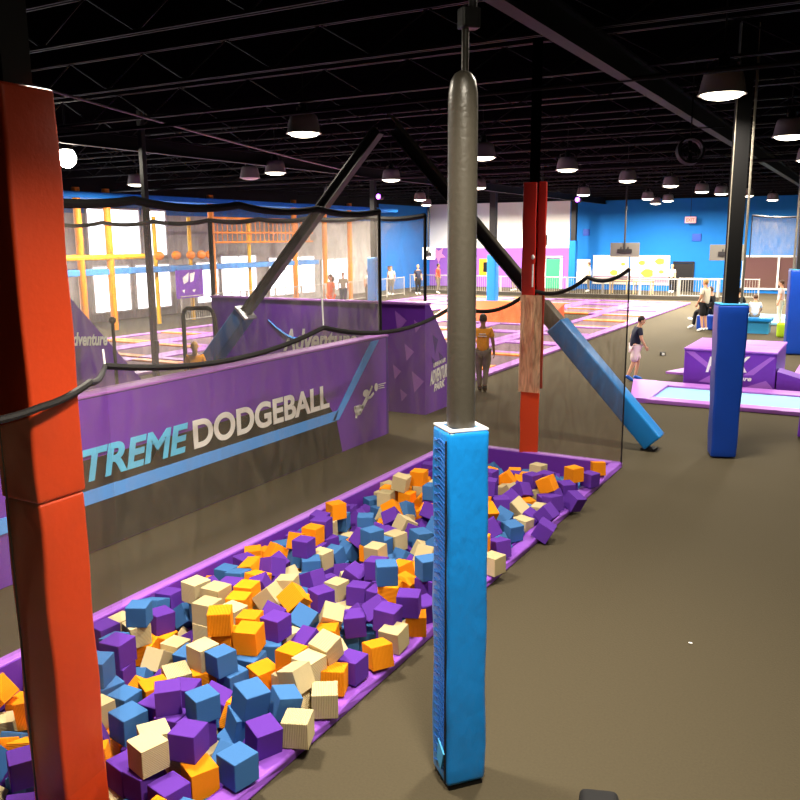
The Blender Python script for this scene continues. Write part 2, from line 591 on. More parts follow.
jb = bmesh.new()
L = 37.0
for z in (5.50, 5.53 + .45):
    for dy in (-.035, .035):
        box(jb, (0, dy, z), (L, .03, .035))
n = 46
for k in range(n):
    xa = -L / 2 + L * k / n
    xb = xa + L / n
    z0, z1 = (5.51, 5.97) if k % 2 == 0 else (5.97, 5.51)
    tube(jb, [(xa, 0, z0), (xb, 0, z1)], .013, 5)
JL = 'black open-web bar joist crossing under the black ceiling'
j0 = tag(build('ceiling_joist', jb, M['joist']), JL, 'ceiling joist', 'bar joists crossing the ceiling')
ys = [4.85 + 2.45 * k for k in range(19)]
for i, y in enumerate(ys):
    o = j0 if i == 0 else j0.copy()
    if i:
        COL.objects.link(o)
    o.location = (-8.3, y, 0)
    o['label'] = JL + (', nearest to the camera' if i == 0 else ', farthest down the hall' if i == 18 else ', %s from the near end' % ['', 'second', 'third', 'fourth', 'fifth', 'sixth', 'seventh', 'eighth', 'ninth', 'tenth', 'eleventh', 'twelfth', 'thirteenth', 'fourteenth', 'fifteenth', 'sixteenth', 'seventeenth', 'eighteenth'][i])
b = bmesh.new()
tube(b, cat_curve((-10.5, 7.4, 5.42), (-16.6, 29, 5.42), .12), .022, 6)
tag(build('ceiling_cable', b, M['steel']), 'long dark conduit running diagonally under the joists on the left', 'conduit')
b = bmesh.new()
tube(b, [(-26.9, 11.2, 5.2), (-9.2, 11.5, 5.2), (2, 11.3, 5.2)], .035, 8)
tag(build('sprinkler_pipe', b, M['joist']), 'thin black sprinkler pipe running across the hall below the joists', 'pipe')
b = bmesh.new()
tube(b, [(-26.9, 24.2, 5.13), (4, 24.2, 5.13)], .05, 8)
tag(build('duct_pipe', b, M['joist']), 'thicker black pipe crossing the hall farther back below the joists', 'pipe')

# ================================================================= LAMPS
lamp_spots = []
def pendant(x, y, z, label, lit=True, first=[None]):
    if first[0] is None:
        t = thing('pendant_lamp', label, 'lamp', (x, y, z), 0, 'round high-bay lamps under the ceiling')
        sh = bmesh.new()
        lathe(sh, [(.0, .335), (.12, .335), (.2, .325), (.235, .29), (.265, .17), (.29, .03), (.308, 0), (.29, 0), (.275, .03), (.25, .17), (.2, .28), (.0, .3)], n=28)
        build('lamp_shade', sh, M['lampshell'], t, True)
        hs = bmesh.new()
        lathe(hs, [(0, .5), (.06, .5), (.07, .48), (.07, .335), (0, .335)], n=16)
        build('ballast_housing', hs, M['joist'], t, True)
        bk = bmesh.new()
        tube(bk, [(-.2, 0, .32), (-.2, 0, .4), (-.08, 0, .44)], .012, 6)
        build('bracket', bk, M['screen'], t)
        bk = bmesh.new()
        tube(bk, [(.2, 0, .32), (.2, 0, .4), (.08, 0, .44)], .012, 6)
        build('bracket', bk, M['screen'], t)
        st = bmesh.new()
        tube(st, [(0, 0, .48), (0, 0, 1.15)], .012, 8)
        build('stem', st, M['joist'], t)
        ln = bmesh.new()
        r = lathe(ln, [(.27, .03), (.262, .0), (.22, -.032), (.12, -.055), (.02, -.062)], n=28)
        ln.faces.new(r[-1])
        build('lens', ln, M['lens'], t, True)
        first[0] = t
        o = t
    else:
        o = dup(first[0], (x, y, z), random.uniform(0, 3), label)
    if not lit:
        for c in list(o.children):
            if c.name.startswith('lens'):
                c.data = c.data.copy()
                c.data.materials[0] = M['lensdim']
    else:
        lamp_spots.append((x, y, z))
    return o

spots = [
    (-1.96, 12.0, 'large round high-bay lamp at top right, the nearest one, left of the right edge lamp'),
    (-1.64, 17.6, 'round high-bay lamp at the right edge of the photo'),
    (-8.9, 12.4, 'large round high-bay lamp left of centre, above the dodgeball banner end'),
    (-14.7, 19.1, 'round high-bay lamp behind the largest left-hand lamp, second in size on the left'),
    (-13.5, 23.4, 'small round high-bay lamp right of the left diagonal brace top'),
    (-8.1, 18.25, 'round high-bay lamp just right of the grey pole near its top'),
    (-13.0, 28.9, 'small round high-bay lamp just right of the grey pole, lower of two there'),
    (-7.6, 22.74, 'round high-bay lamp just right of the far red column top'),
    (-7.4, 28.3, 'round high-bay lamp between the far red column and the ceiling fan'),
    (-6.8, 32.0, 'small round high-bay lamp below the ceiling fan'),
    (-6.6, 37.0, 'small round high-bay lamp right of the ceiling fan, before the blue wall'),
    (-6.2, 39.3, 'small round high-bay lamp left of the black post of the blue column'),
    (-5.5, 42.0, 'small round high-bay lamp right of the black post of the blue column'),
    (-11.4, 36.4, 'small round high-bay lamp in front of the blue and white wall corner'),
    (-10.0, 42.1, 'small round high-bay lamp above the left hanging screen, left of its twin'),
    (-9.7, 45.2, 'small round high-bay lamp above the exit sign'),
    (-19.9, 29.5, 'round high-bay lamp over the trampolines beside the climbing frame'),
    (-19.2, 36.0, 'small round high-bay lamp over the far left trampolines'),
]
for x, y, lb in spots:
    pendant(x, y, 5.0, lb)
pendant(-16.5, 20.2, 5.0, 'unlit round high-bay lamp on the left below the joists', lit=False)
for x, y in ((-1.9, 6.4), (-1.1, 2.9), (-4.6, 4.2), (4.6, 6.4), (4.6, 12.2), (-1.7, 23.3), (-1.6, 29), (-1.5, 36), (-1.5, 43), (3.8, 18), (3.8, 26), (-21.5, 20.5), (-22, 42), (-16.5, 44), (-22.5, 47.5), (-17.5, 47.8), (-11, 48.2), (-5, 47.5)):  # seen grid carried on, plus lamps added to brighten dodgeball wall and far walls
    pendant(x, y, 4.75 if x == -1.1 else 5.0, 'extra round high-bay lamp added to light the hall')
    pass
WATT = 150
for k, (x, y, z) in enumerate(lamp_spots):
    li = bpy.data.lights.new('lamp_light', 'AREA')
    li.shape = 'DISK'
    li.size = .5
    li.energy = WATT
    li.spread = math.radians(150)
    if (x, y) == (-1.1, 2.9):
        li.energy = WATT * .95
        li.spread = math.radians(132)
    if (x, y) == (-4.6, 4.2):  # added lamp off the grid, brightens the dodgeball wall and foam
        li.energy = WATT * 1.35
    if x > 4:
        li.energy = WATT * .4
    if (x, y) == (-1.9, 6.4):
        li.energy = WATT * 1.0
    if y > 15 and x < -5:
        li.energy = WATT * 1.6
    if y > 21:
        li.energy = WATT * 1.7
    if y > 30:
        li.energy = WATT * 2.3
    if y > 40:
        li.energy = WATT * 4
        li.spread = math.radians(175)
    if x < -18:
        li.energy = WATT * 5.5
        li.spread = math.radians(175)
    li.color = (1.0, .90, .74)
    lo = bpy.data.objects.new('lamp_light', li)
    COL.objects.link(lo)
    lo.location = (x, y, z - .07)
t = thing('flood_lamp', 'glaring round white lamp right beside the near red column top', 'lamp', (-16.0, 13.25, 5.02))
b = bmesh.new(); ell(b, (0, 0, 0), (.2, .2, .22), n=18); build('bulb', b, M['flood'], t, True)
b = bmesh.new(); lathe(b, [(.1, .32), (.13, .3), (.14, .18), (.1, .17)], n=16); tube(b, [(0, 0, .3), (0, 0, 1.1)], .02, 8); build('holder', b, M['joist'], t, True)
# purple effect light
t = thing('stage_light', 'small violet effect light hanging before the blue and white wall corner', 'light', (-11.2, 35.0, 4.75))
b = bmesh.new(); tube(b, [(0, .25, 0), (0, 0, 0)], .12, 12); build('light_body', b, M['black'], t)
b = bmesh.new(); ell(b, (0, -.03, 0), (.1, .05, .1)); build('lens', b, M['purplelight'], t)
b = bmesh.new(); tube(b, [(0, .15, .1), (0, .15, 1.42)], .015, 6); build('stem', b, M['joist'], t)
t = thing('stage_light', 'small violet effect light under the ceiling left of the diagonal brace', 'light', (-17.6, 29.5, 4.85))
b = bmesh.new(); tube(b, [(0, .25, 0), (0, 0, 0)], .12, 12); build('light_body', b, M['black'], t)
b = bmesh.new(); ell(b, (0, -.03, 0), (.1, .05, .1)); build('lens', b, M['purplelight'], t)
b = bmesh.new(); tube(b, [(0, .15, .1), (0, .15, 1.32)], .015, 6); build('stem', b, M['joist'], t)
# fan
t = thing('ceiling_fan', 'dark round drum fan hanging under the ceiling right of centre', 'fan', (-2.94, 15.2, 4.62))
t.scale = (.66, .66, .66)
MR = Matrix.Rotation(math.radians(28), 4, 'Z') @ Matrix.Rotation(math.radians(80), 4, 'X')
b = bmesh.new(); lathe(b, [(.3, -.14), (.34, -.12), (.35, .12), (.31, .14), (.29, .12), (.29, -.12), (.3, -.14)], n=28); xform(b, 0, MR); build('fan_housing', b, M['joist'], t, True)
b = bmesh.new()
for r_ in (.08, .16, .24):
    for zz in (-.13, .13):
        tube(b, [(r_ * math.cos(a * PI / 10), r_ * math.sin(a * PI / 10), zz) for a in range(21)], .006, 5)
xform(b, 0, MR); build('guard', b, M['joist'], t)
for k in range(4):
    b = bmesh.new(); a = k * PI / 2
    box(b, (.14 * math.cos(a), .14 * math.sin(a), 0), (.24, .1, .012), rz=a, Mx=MR); build('blade', b, M['joist'], t)
b = bmesh.new(); tube(b, [(0, 0, .3), (0, 0, .62), (.0, 0, 2.2)], .02, 6); tube(b, [(-.25, 0, .55), (.8, .1, .55)], .018, 6); build('bracket', b, M['joist'], t)

# ================================================================= FOAM PIT
t = thing('foam_pit', 'long foam pit with purple padded rim sunk in the floor', 'foam pit', ((PX0 + PX1) / 2, (PY0 + PY1) / 2, 0))
ox, oy = -(PX0 + PX1) / 2, -(PY0 + PY1) / 2
def rim(x0, x1, y0, y1, z, m, name='rim_pad', wav=0.0):
    b = bmesh.new()
    box(b, ((x0 + x1) / 2 + ox, (y0 + y1) / 2 + oy, z / 2), (abs(x1 - x0), abs(y1 - y0), z), .02, 3)
    if wav:
        bmesh.ops.subdivide_edges(b, edges=[e for e in b.edges if abs(e.verts[0].co.y - e.verts[1].co.y) > 2], cuts=60)
        for v in b.verts:
            if v.co.z > .02:
                v.co.x += wav * math.sin(v.co.y * 7.1 + math.sin(v.co.y * 2.3) * 2)
                v.co.z += wav * .6 * math.sin(v.co.y * 9.7)
    return build(name, b, m, t)
rim(PX0 - .12, PX0, PY0 - .12, PY1 + .12, .09, M['lilac'])
rim(PX1, PX1 + .14, PY0 - .12, PY1 + .12, .075, M['rimpurple'], wav=.014)
rim(PX0 + .0, PX1, PY1, PY1 + .14, .08, M['lilac'])
rim(PX0 + .0, PX1, PY0 - .12, PY0, .08, M['lilac'])
for (c, s) in (((PX0 + .01, (PY0 + PY1) / 2, -.22), (.02, PY1 - PY0, .6)), ((PX1 - .01, (PY0 + PY1) / 2, -.22), (.02, PY1 - PY0, .58)),
               (((PX0 + PX1) / 2, PY1 - .012, -.22), (PX1 - PX0 - .04, .02, .58)), (((PX0 + PX1) / 2, PY0 + .012, -.22), (PX1 - PX0 - .04, .02, .58))):
    b = bmesh.new(); box(b, (c[0] + ox, c[1] + oy, c[2]), s); build('pit_lining', b, M['purple'], t)

CUBES = """W,-3.430,3.081,0.288,0.43,0.56,0.43,-0.56,0.173
B,-3.007,3.360,0.178,0.78,-0.00,-0.00,0.63,0.175
P,-3.310,3.284,0.290,0.44,-0.56,0.44,0.55,0.174
B,-3.292,3.831,0.283,0.44,-0.64,-0.36,-0.52,0.179
P,-3.062,3.670,0.178,0.84,0.06,0.04,0.53,0.175
W,-2.930,3.843,0.178,0.98,0.01,0.00,0.19,0.175
O,-3.188,3.236,0.119,0.15,0.15,0.69,0.69,0.169
B,-3.989,3.438,0.115,0.06,-0.70,0.06,0.71,0.182
B,-3.500,3.613,0.298,0.13,-0.13,-0.69,0.69,0.166
O,-3.826,4.466,0.298,0.55,0.59,-0.41,-0.44,0.183
W,-2.969,4.201,0.178,0.96,0.02,0.01,0.29,0.175
P,-3.791,3.603,0.273,0.65,-0.27,-0.66,-0.27,0.166
B,-3.822,4.152,0.262,0.55,-0.57,-0.44,0.41,0.163
P,-3.241,3.043,0.098,0.55,-0.45,0.55,0.45,0.174
P,-4.539,3.864,0.294,0.47,0.47,0.53,0.53,0.183
P,-4.214,2.829,0.091,0.50,0.00,0.00,-0.87,0.177
B,-3.112,3.951,0.248,0.71,0.34,-0.52,0.34,0.164
O,-3.165,4.087,-0.412,0.00,-0.69,0.72,0.00,0.177
W,-3.175,4.166,0.298,0.98,0.01,-0.16,-0.06,0.167
O,-2.981,4.910,0.178,0.88,-0.07,-0.04,0.47,0.175
O,-4.008,4.364,0.440,0.00,-0.31,0.95,0.00,0.173
P,-3.789,4.740,0.286,0.00,0.71,-0.01,0.71,0.172
W,-3.179,4.530,0.347,0.52,-0.40,0.63,-0.41,0.169
P,-3.047,4.657,0.178,0.71,-0.00,-0.00,0.70,0.175
B,-4.877,4.388,0.289,0.17,-0.69,-0.17,-0.69,0.164
P,-3.453,3.051,0.119,0.00,0.04,1.00,0.00,0.164
B,-3.163,3.700,-0.239,0.71,-0.00,0.00,-0.71,0.182
W,-4.001,4.161,0.261,0.06,-0.70,0.06,0.70,0.169
P,-3.115,5.288,0.280,0.51,0.46,0.54,-0.49,0.178
W,-3.010,5.200,0.178,1.00,0.06,0.00,0.01,0.175
P,-3.486,5.386,0.107,0.70,-0.18,0.65,0.22,0.177
P,-4.927,4.656,0.105,0.80,0.00,0.03,0.60,0.173
W,-3.156,5.178,-0.236,0.04,-0.00,-1.00,0.01,0.179
B,-3.384,5.731,0.439,0.32,0.32,0.63,0.63,0.176
O,-3.922,5.156,0.312,0.17,-0.44,0.76,0.44,0.180
P,-3.627,3.091,0.094,0.70,-0.07,-0.70,-0.07,0.176
P,-3.049,5.510,0.327,0.00,-0.83,0.57,0.00,0.180
O,-3.068,4.456,0.178,0.98,-0.05,-0.01,0.20,0.175
W,-4.684,4.370,-0.056,0.61,0.31,0.64,0.36,0.169
W,-3.195,4.345,0.282,0.47,-0.53,-0.47,-0.53,0.175
P,-3.151,4.596,-0.227,0.50,0.50,0.50,-0.50,0.182
W,-4.776,4.929,0.300,0.47,0.53,0.47,-0.53,0.177
W,-4.468,4.721,0.267,0.52,-0.52,0.48,-0.48,0.174
O,-3.373,4.385,0.283,0.72,0.00,0.00,0.70,0.171
O,-3.163,4.182,-0.242,0.71,0.02,-0.71,0.02,0.164
B,-3.769,5.061,0.196,0.42,0.52,-0.24,-0.70,0.181
B,-3.347,3.815,0.112,0.75,-0.20,-0.61,-0.16,0.177
O,-3.593,4.330,0.110,0.18,0.02,-0.02,0.98,0.176
P,-3.988,5.628,0.117,0.84,-0.00,-0.00,0.55,0.175
P,-4.620,6.251,0.270,0.71,0.03,-0.71,0.03,0.168
B,-4.215,3.616,0.101,0.01,-0.71,-0.01,-0.71,0.165
P,-3.748,5.858,0.125,0.03,0.99,0.11,0.00,0.175
B,-4.461,3.606,0.292,0.69,-0.14,0.69,0.14,0.182
W,-3.643,5.275,0.166,0.54,-0.15,-0.57,0.60,0.171
W,-4.540,4.913,0.302,0.00,-0.72,0.69,0.00,0.182
W,-4.178,5.162,0.264,0.73,0.25,-0.22,-0.59,0.180
W,-4.107,3.995,0.117,0.03,0.49,-0.87,-0.06,0.177
P,-4.708,5.870,0.174,0.58,-0.24,-0.78,0.08,0.178
P,-3.180,5.699,-0.410,0.15,0.15,-0.69,-0.69,0.181
B,-3.111,7.868,0.178,0.88,0.06,0.03,0.48,0.175
W,-3.163,3.872,-0.101,0.57,0.57,-0.42,0.41,0.164
W,-4.907,4.376,0.121,0.70,0.12,0.70,-0.12,0.173
P,-2.859,8.146,0.140,0.65,-0.57,-0.38,-0.33,0.182
P,-2.883,9.234,0.153,0.71,0.47,-0.44,0.29,0.182
B,-3.192,5.211,-0.416,0.40,0.59,0.40,-0.59,0.167
B,-4.155,6.762,0.285,0.14,-0.69,0.14,0.69,0.171
P,-4.270,5.905,0.127,0.22,-0.09,0.73,0.64,0.168
O,-3.163,4.837,-0.414,0.46,0.46,0.54,0.54,0.172
O,-5.111,3.276,0.091,0.17,0.40,-0.60,0.67,0.174
W,-3.685,3.367,0.122,0.68,-0.20,-0.68,-0.20,0.181
W,-3.995,5.886,0.102,0.02,-0.65,0.76,-0.01,0.163
P,-3.159,4.782,-0.238,0.02,0.71,-0.02,-0.71,0.171
O,-4.939,7.292,0.288,0.25,-0.01,0.00,0.97,0.172
B,-3.764,4.201,0.101,0.08,0.69,-0.09,0.72,0.165
P,-5.154,4.990,0.101,0.04,0.73,0.01,-0.69,0.175
B,-4.929,4.955,0.031,0.07,0.89,-0.11,-0.43,0.169
W,-4.692,4.572,-0.069,0.71,0.02,-0.70,0.04,0.172
W,-4.842,8.573,0.279,0.58,-0.51,-0.49,-0.41,0.181
O,-4.765,6.611,0.257,0.01,-0.02,0.70,-0.71,0.171
P,-3.584,4.874,0.141,0.71,-0.35,0.35,0.50,0.173
P,-3.947,6.101,0.151,0.62,-0.34,-0.40,0.58,0.178
W,-3.910,6.423,0.278,0.03,-1.00,0.02,-0.01,0.163
O,-4.385,5.123,0.282,0.46,-0.55,0.43,0.54,0.168
W,-4.119,7.163,0.120,0.09,-0.10,-0.71,0.69,0.180
P,-5.125,4.244,0.114,0.00,0.75,0.66,0.00,0.180
O,-3.237,9.295,0.289,0.53,-0.02,-0.85,0.01,0.183
W,-4.546,6.438,0.096,0.04,-0.71,0.04,0.71,0.173
O,-3.102,9.898,0.288,0.27,0.00,0.00,0.96,0.178
P,-3.158,3.446,-0.128,0.70,0.21,-0.63,-0.26,0.171
B,-3.218,4.382,-0.409,0.71,0.04,-0.71,0.04,0.181
O,-4.307,4.921,0.273,0.12,-0.70,-0.12,-0.70,0.169
P,-2.958,8.504,0.195,0.37,-0.06,-0.93,-0.03,0.177
O,-4.112,3.790,0.107,0.00,0.23,0.97,0.00,0.179
P,-3.705,6.101,0.281,0.08,-0.05,0.69,-0.72,0.176
P,-3.917,3.882,0.108,0.18,-0.00,0.00,-0.98,0.174
W,-4.921,3.203,-0.071,0.66,0.35,0.59,-0.30,0.167
P,-3.040,7.350,0.178,0.88,-0.06,-0.03,0.48,0.175
P,-3.335,5.504,0.196,0.11,0.37,-0.33,-0.86,0.173
P,-3.219,4.604,-0.409,0.01,-0.71,-0.01,-0.71,0.182
O,-3.975,4.657,0.294,0.99,0.00,-0.01,0.15,0.167
W,-2.930,6.943,0.178,0.79,-0.00,-0.00,0.61,0.175
O,-3.353,5.734,0.263,0.10,-0.70,-0.10,-0.70,0.176
P,-2.961,10.128,0.178,0.83,0.01,0.01,0.56,0.175
P,-4.793,6.799,0.272,0.55,0.45,0.54,-0.45,0.182
B,-4.522,6.223,0.097,0.66,0.66,0.24,0.24,0.177
P,-3.177,4.380,-0.236,0.30,0.64,-0.30,0.64,0.166
P,-3.725,3.951,0.076,0.45,0.27,0.69,-0.50,0.173
O,-4.682,3.257,0.097,0.02,0.22,-0.73,-0.65,0.180
P,-4.526,3.851,0.118,0.70,0.10,-0.70,0.10,0.170
P,-3.948,3.639,0.106,0.49,-0.49,-0.51,0.51,0.168
B,-4.505,6.864,0.035,0.67,0.42,0.58,0.17,0.170
P,-3.047,8.971,0.178,0.86,-0.07,-0.04,0.50,0.175
W,-3.325,8.532,0.199,0.59,0.69,-0.37,0.19,0.175
B,-4.523,6.627,0.062,0.79,-0.61,0.01,-0.06,0.169
B,-4.443,7.103,0.285,0.24,-0.00,-0.00,-0.97,0.165
B,-3.781,4.420,0.115,0.68,0.73,0.04,0.04,0.175
P,-3.493,9.125,0.207,0.92,-0.19,-0.31,-0.15,0.178
W,-4.175,5.399,0.279,0.44,0.39,0.56,0.58,0.165
W,-4.255,7.603,0.127,0.31,0.75,-0.00,0.58,0.179
W,-3.163,8.318,0.089,0.09,0.73,-0.07,0.68,0.174
W,-3.166,8.092,-0.223,0.70,0.06,-0.68,-0.23,0.172
W,-3.147,4.557,-0.049,0.00,-0.71,0.00,-0.71,0.174
P,-4.563,7.871,0.067,0.56,-0.48,0.06,0.67,0.182
O,-5.020,6.332,0.090,0.91,-0.33,-0.01,-0.27,0.183
O,-4.890,4.429,-0.055,0.16,0.69,0.16,-0.69,0.179
W,-4.957,8.400,0.110,0.65,-0.00,0.00,0.76,0.172
O,-4.898,5.816,0.143,0.35,0.49,-0.63,0.48,0.178
B,-4.480,2.778,0.062,0.48,0.86,-0.05,0.16,0.175
P,-3.457,9.369,0.291,0.14,0.69,-0.14,0.69,0.169
P,-3.186,5.449,-0.414,0.68,-0.19,0.68,0.19,0.172
P,-3.519,3.564,0.126,0.00,-0.71,0.71,0.00,0.179
O,-3.494,6.164,0.262,0.99,0.03,-0.08,-0.14,0.179
O,-3.317,5.934,0.250,0.11,0.67,-0.73,-0.09,0.174
B,-5.081,5.649,0.107,0.52,-0.48,-0.52,-0.48,0.164
W,-4.468,4.712,0.097,0.01,0.71,0.01,-0.71,0.167
W,-4.268,3.434,0.107,0.56,-0.48,0.52,0.43,0.169
B,-3.778,4.652,0.116,0.62,0.34,0.62,-0.34,0.166
O,-3.002,5.540,0.154,0.97,0.00,-0.00,0.25,0.167
B,-3.551,5.413,-0.071,0.68,-0.14,0.70,0.16,0.167
O,-3.569,5.114,0.089,0.61,-0.56,0.38,-0.40,0.163
B,-4.409,3.637,0.111,0.56,-0.43,0.56,0.43,0.179
B,-3.238,3.893,-0.415,0.04,0.71,-0.04,0.71,0.171
O,-3.020,10.681,0.178,0.97,-0.08,-0.02,0.23,0.175
W,-4.220,4.743,0.275,0.53,0.51,-0.48,0.48,0.163
P,-4.412,5.316,0.254,0.62,0.53,0.54,-0.24,0.166
O,-3.213,5.759,-0.235,0.46,-0.54,0.46,0.54,0.169
P,-3.736,3.571,0.109,0.00,0.64,0.77,0.00,0.163
P,-3.435,8.327,0.283,0.00,0.88,-0.48,-0.00,0.175
P,-3.091,9.570,0.178,0.92,0.04,0.02,0.40,0.175
B,-4.969,7.424,0.111,0.11,-0.70,-0.11,-0.70,0.178
O,-3.876,9.573,0.190,0.07,-0.44,-0.04,-0.90,0.176
B,-5.130,4.785,0.106,0.36,-0.55,-0.49,0.57,0.182
B,-4.599,8.230,0.055,0.95,-0.23,-0.22,-0.02,0.176
O,-4.764,8.578,0.091,0.69,-0.00,0.73,0.00,0.164
O,-3.976,4.125,0.095,0.64,0.30,-0.64,0.30,0.163
B,-4.474,4.504,-0.066,0.49,0.55,-0.46,-0.50,0.182
B,-3.282,8.018,0.243,0.49,0.31,0.79,0.23,0.175
B,-4.895,5.603,0.113,0.67,-0.74,-0.07,-0.01,0.180
B,-3.264,3.579,-0.005,0.71,0.27,-0.62,-0.20,0.179
P,-3.989,4.937,0.232,0.59,0.39,-0.04,0.71,0.170
P,-4.028,2.655,-0.045,0.78,-0.52,-0.19,0.29,0.165
B,-3.940,7.375,0.106,0.05,0.51,-0.86,-0.01,0.181
O,-4.676,8.052,0.103,0.39,0.22,-0.43,0.78,0.176
O,-3.153,5.168,-0.061,0.02,0.68,0.01,-0.73,0.169
B,-3.390,5.516,-0.070,0.44,0.56,-0.43,0.56,0.181
O,-4.499,3.046,-0.035,0.42,-0.44,-0.68,-0.41,0.171
P,-4.370,6.905,0.183,0.83,-0.14,-0.51,0.16,0.168
O,-4.001,4.415,0.271,0.45,0.54,-0.45,0.55,0.164
P,-5.083,5.920,0.115,0.57,0.42,-0.57,0.42,0.172
O,-4.999,3.401,-0.059,0.40,0.58,-0.40,0.58,0.177
O,-5.159,6.138,0.115,0.33,0.02,0.02,-0.94,0.164
B,-4.668,4.145,-0.122,0.11,-0.14,0.91,-0.37,0.169
W,-3.552,9.842,0.285,0.54,-0.55,-0.44,0.46,0.170
W,-3.142,4.156,0.122,0.52,0.01,-0.85,0.00,0.165
P,-3.183,5.399,-0.237,0.18,-0.69,-0.18,-0.68,0.181
B,-3.963,7.034,-0.009,0.23,0.53,-0.79,0.20,0.174
O,-4.725,8.821,0.297,0.05,-0.71,-0.05,-0.71,0.181
P,-3.560,5.885,0.114,0.69,-0.02,0.73,0.03,0.171
B,-4.699,3.124,-0.093,0.43,-0.61,0.27,-0.61,0.177
O,-4.125,3.428,-0.058,0.40,0.58,0.40,-0.58,0.165
O,-3.535,3.964,0.024,0.29,0.59,0.01,-0.75,0.177
P,-4.561,5.113,0.270,0.69,0.07,-0.72,0.07,0.180
O,-4.806,6.416,0.236,0.57,0.38,-0.39,0.61,0.165
W,-5.133,4.429,0.106,0.48,-0.50,-0.48,-0.54,0.169
B,-4.777,6.364,0.074,0.07,-0.72,0.34,0.60,0.175
P,-3.206,8.136,-0.417,0.48,0.51,0.48,-0.51,0.165
O,-4.700,5.633,0.118,0.43,-0.55,0.54,0.48,0.181
B,-3.166,8.300,-0.249,0.53,-0.53,-0.47,0.47,0.171
P,-3.165,8.765,-0.251,0.71,-0.03,0.71,0.03,0.166
P,-3.159,9.586,-0.234,0.03,-0.70,-0.07,0.71,0.179
B,-5.282,8.606,-0.074,0.34,-0.62,-0.34,-0.62,0.169
W,-3.447,3.334,0.117,0.20,0.67,-0.19,0.69,0.164
P,-4.321,6.528,-0.052,0.84,0.51,-0.18,0.01,0.182
W,-3.151,5.749,-0.060,0.50,-0.50,0.50,0.50,0.181
B,-3.163,8.064,0.018,0.70,-0.26,-0.58,0.32,0.182
B,-4.176,6.973,0.116,0.51,-0.49,0.52,0.48,0.173
P,-4.938,7.742,0.044,0.91,-0.06,-0.40,0.09,0.175
P,-3.150,8.514,0.098,0.59,0.61,-0.41,0.34,0.181
O,-3.169,7.470,-0.239,0.70,0.07,-0.70,0.07,0.169
W,-3.160,5.458,-0.064,0.00,0.99,-0.12,-0.00,0.165
P,-3.528,8.837,0.170,0.41,0.37,-0.29,-0.78,0.182
P,-3.207,9.285,-0.415,0.55,-0.45,-0.55,-0.45,0.170
O,-3.186,9.663,-0.412,0.07,-0.70,-0.07,-0.70,0.175
P,-4.726,6.805,0.094,0.58,0.57,0.41,0.42,0.175
B,-3.416,3.775,-0.053,0.75,-0.07,0.07,-0.66,0.175
W,-3.188,4.353,-0.068,0.21,0.21,-0.68,-0.68,0.169
O,-4.663,2.952,-0.030,0.06,0.74,-0.62,0.25,0.178
B,-4.270,2.871,-0.082,0.53,0.53,-0.46,-0.47,0.168
P,-4.925,6.955,0.267,0.71,-0.70,-0.02,0.11,0.170
B,-3.228,7.940,-0.302,0.57,0.14,0.20,-0.78,0.168
P,-3.171,10.547,-0.229,1.00,0.00,-0.00,-0.04,0.178
B,-3.119,5.974,0.450,0.64,0.31,-0.64,0.31,0.174
P,-3.193,8.790,-0.417,0.25,0.00,-0.00,0.97,0.166
P,-3.196,10.578,-0.409,0.49,0.51,0.49,-0.51,0.182
W,-4.650,6.024,0.026,0.03,0.94,-0.05,0.33,0.172
O,-4.316,3.852,0.015,0.53,-0.25,0.78,-0.23,0.178
O,-4.883,4.629,-0.067,0.55,-0.47,-0.53,-0.44,0.168
B,-3.161,3.214,-0.055,0.74,-0.00,-0.00,0.67,0.179
P,-4.831,6.112,0.090,0.58,0.01,0.32,-0.75,0.169
P,-3.220,7.547,0.287,0.12,-0.46,-0.22,-0.85,0.182
W,-3.672,9.178,0.153,0.60,0.21,-0.26,-0.73,0.180
B,-3.204,8.539,-0.412,0.71,-0.00,-0.00,0.70,0.177
B,-3.178,11.146,-0.409,0.56,-0.56,0.43,-0.43,0.181
W,-3.787,4.863,0.111,0.47,-0.53,-0.47,-0.53,0.179
W,-4.373,2.645,-0.088,0.20,-0.45,-0.83,0.26,0.173
P,-3.200,8.320,-0.417,0.00,0.60,-0.80,0.00,0.165
P,-3.334,9.518,0.289,0.45,0.55,0.45,-0.55,0.170
P,-3.211,7.486,-0.412,0.11,0.70,-0.11,0.70,0.177
W,-3.148,8.816,0.101,0.01,-0.71,-0.02,0.71,0.172
O,-5.016,8.569,0.112,0.46,-0.53,0.46,0.53,0.180
W,-3.386,4.360,0.108,1.00,-0.00,0.00,0.02,0.180
W,-3.153,9.838,-0.234,0.71,-0.71,-0.00,0.00,0.175
O,-4.189,6.781,0.116,0.50,0.50,-0.50,-0.50,0.167
W,-3.172,10.849,-0.242,0.71,-0.71,-0.05,0.05,0.181
B,-4.991,8.322,-0.065,0.57,-0.00,-0.00,-0.82,0.179
W,-4.951,7.129,0.114,0.07,-0.69,-0.07,-0.71,0.177
P,-3.181,9.094,0.131,0.90,0.00,0.00,-0.44,0.173
P,-3.201,10.073,-0.411,0.15,-0.69,0.15,0.69,0.177
B,-5.277,6.766,-0.061,0.68,0.68,-0.21,-0.21,0.180
O,-3.378,8.988,0.087,0.29,0.29,-0.64,-0.65,0.168
P,-4.685,4.770,-0.094,0.65,0.06,-0.35,-0.67,0.168
P,-4.283,7.253,0.118,0.11,0.13,0.70,0.69,0.170
P,-4.074,7.519,0.084,0.49,0.21,-0.69,-0.49,0.175
W,-3.654,3.049,-0.077,0.58,0.58,0.40,0.40,0.168
W,-4.882,4.849,-0.166,0.50,0.79,0.30,-0.17,0.166
W,-3.463,3.583,-0.051,0.52,-0.47,0.52,0.47,0.175
W,-3.181,9.848,-0.411,0.53,0.47,0.53,-0.47,0.179
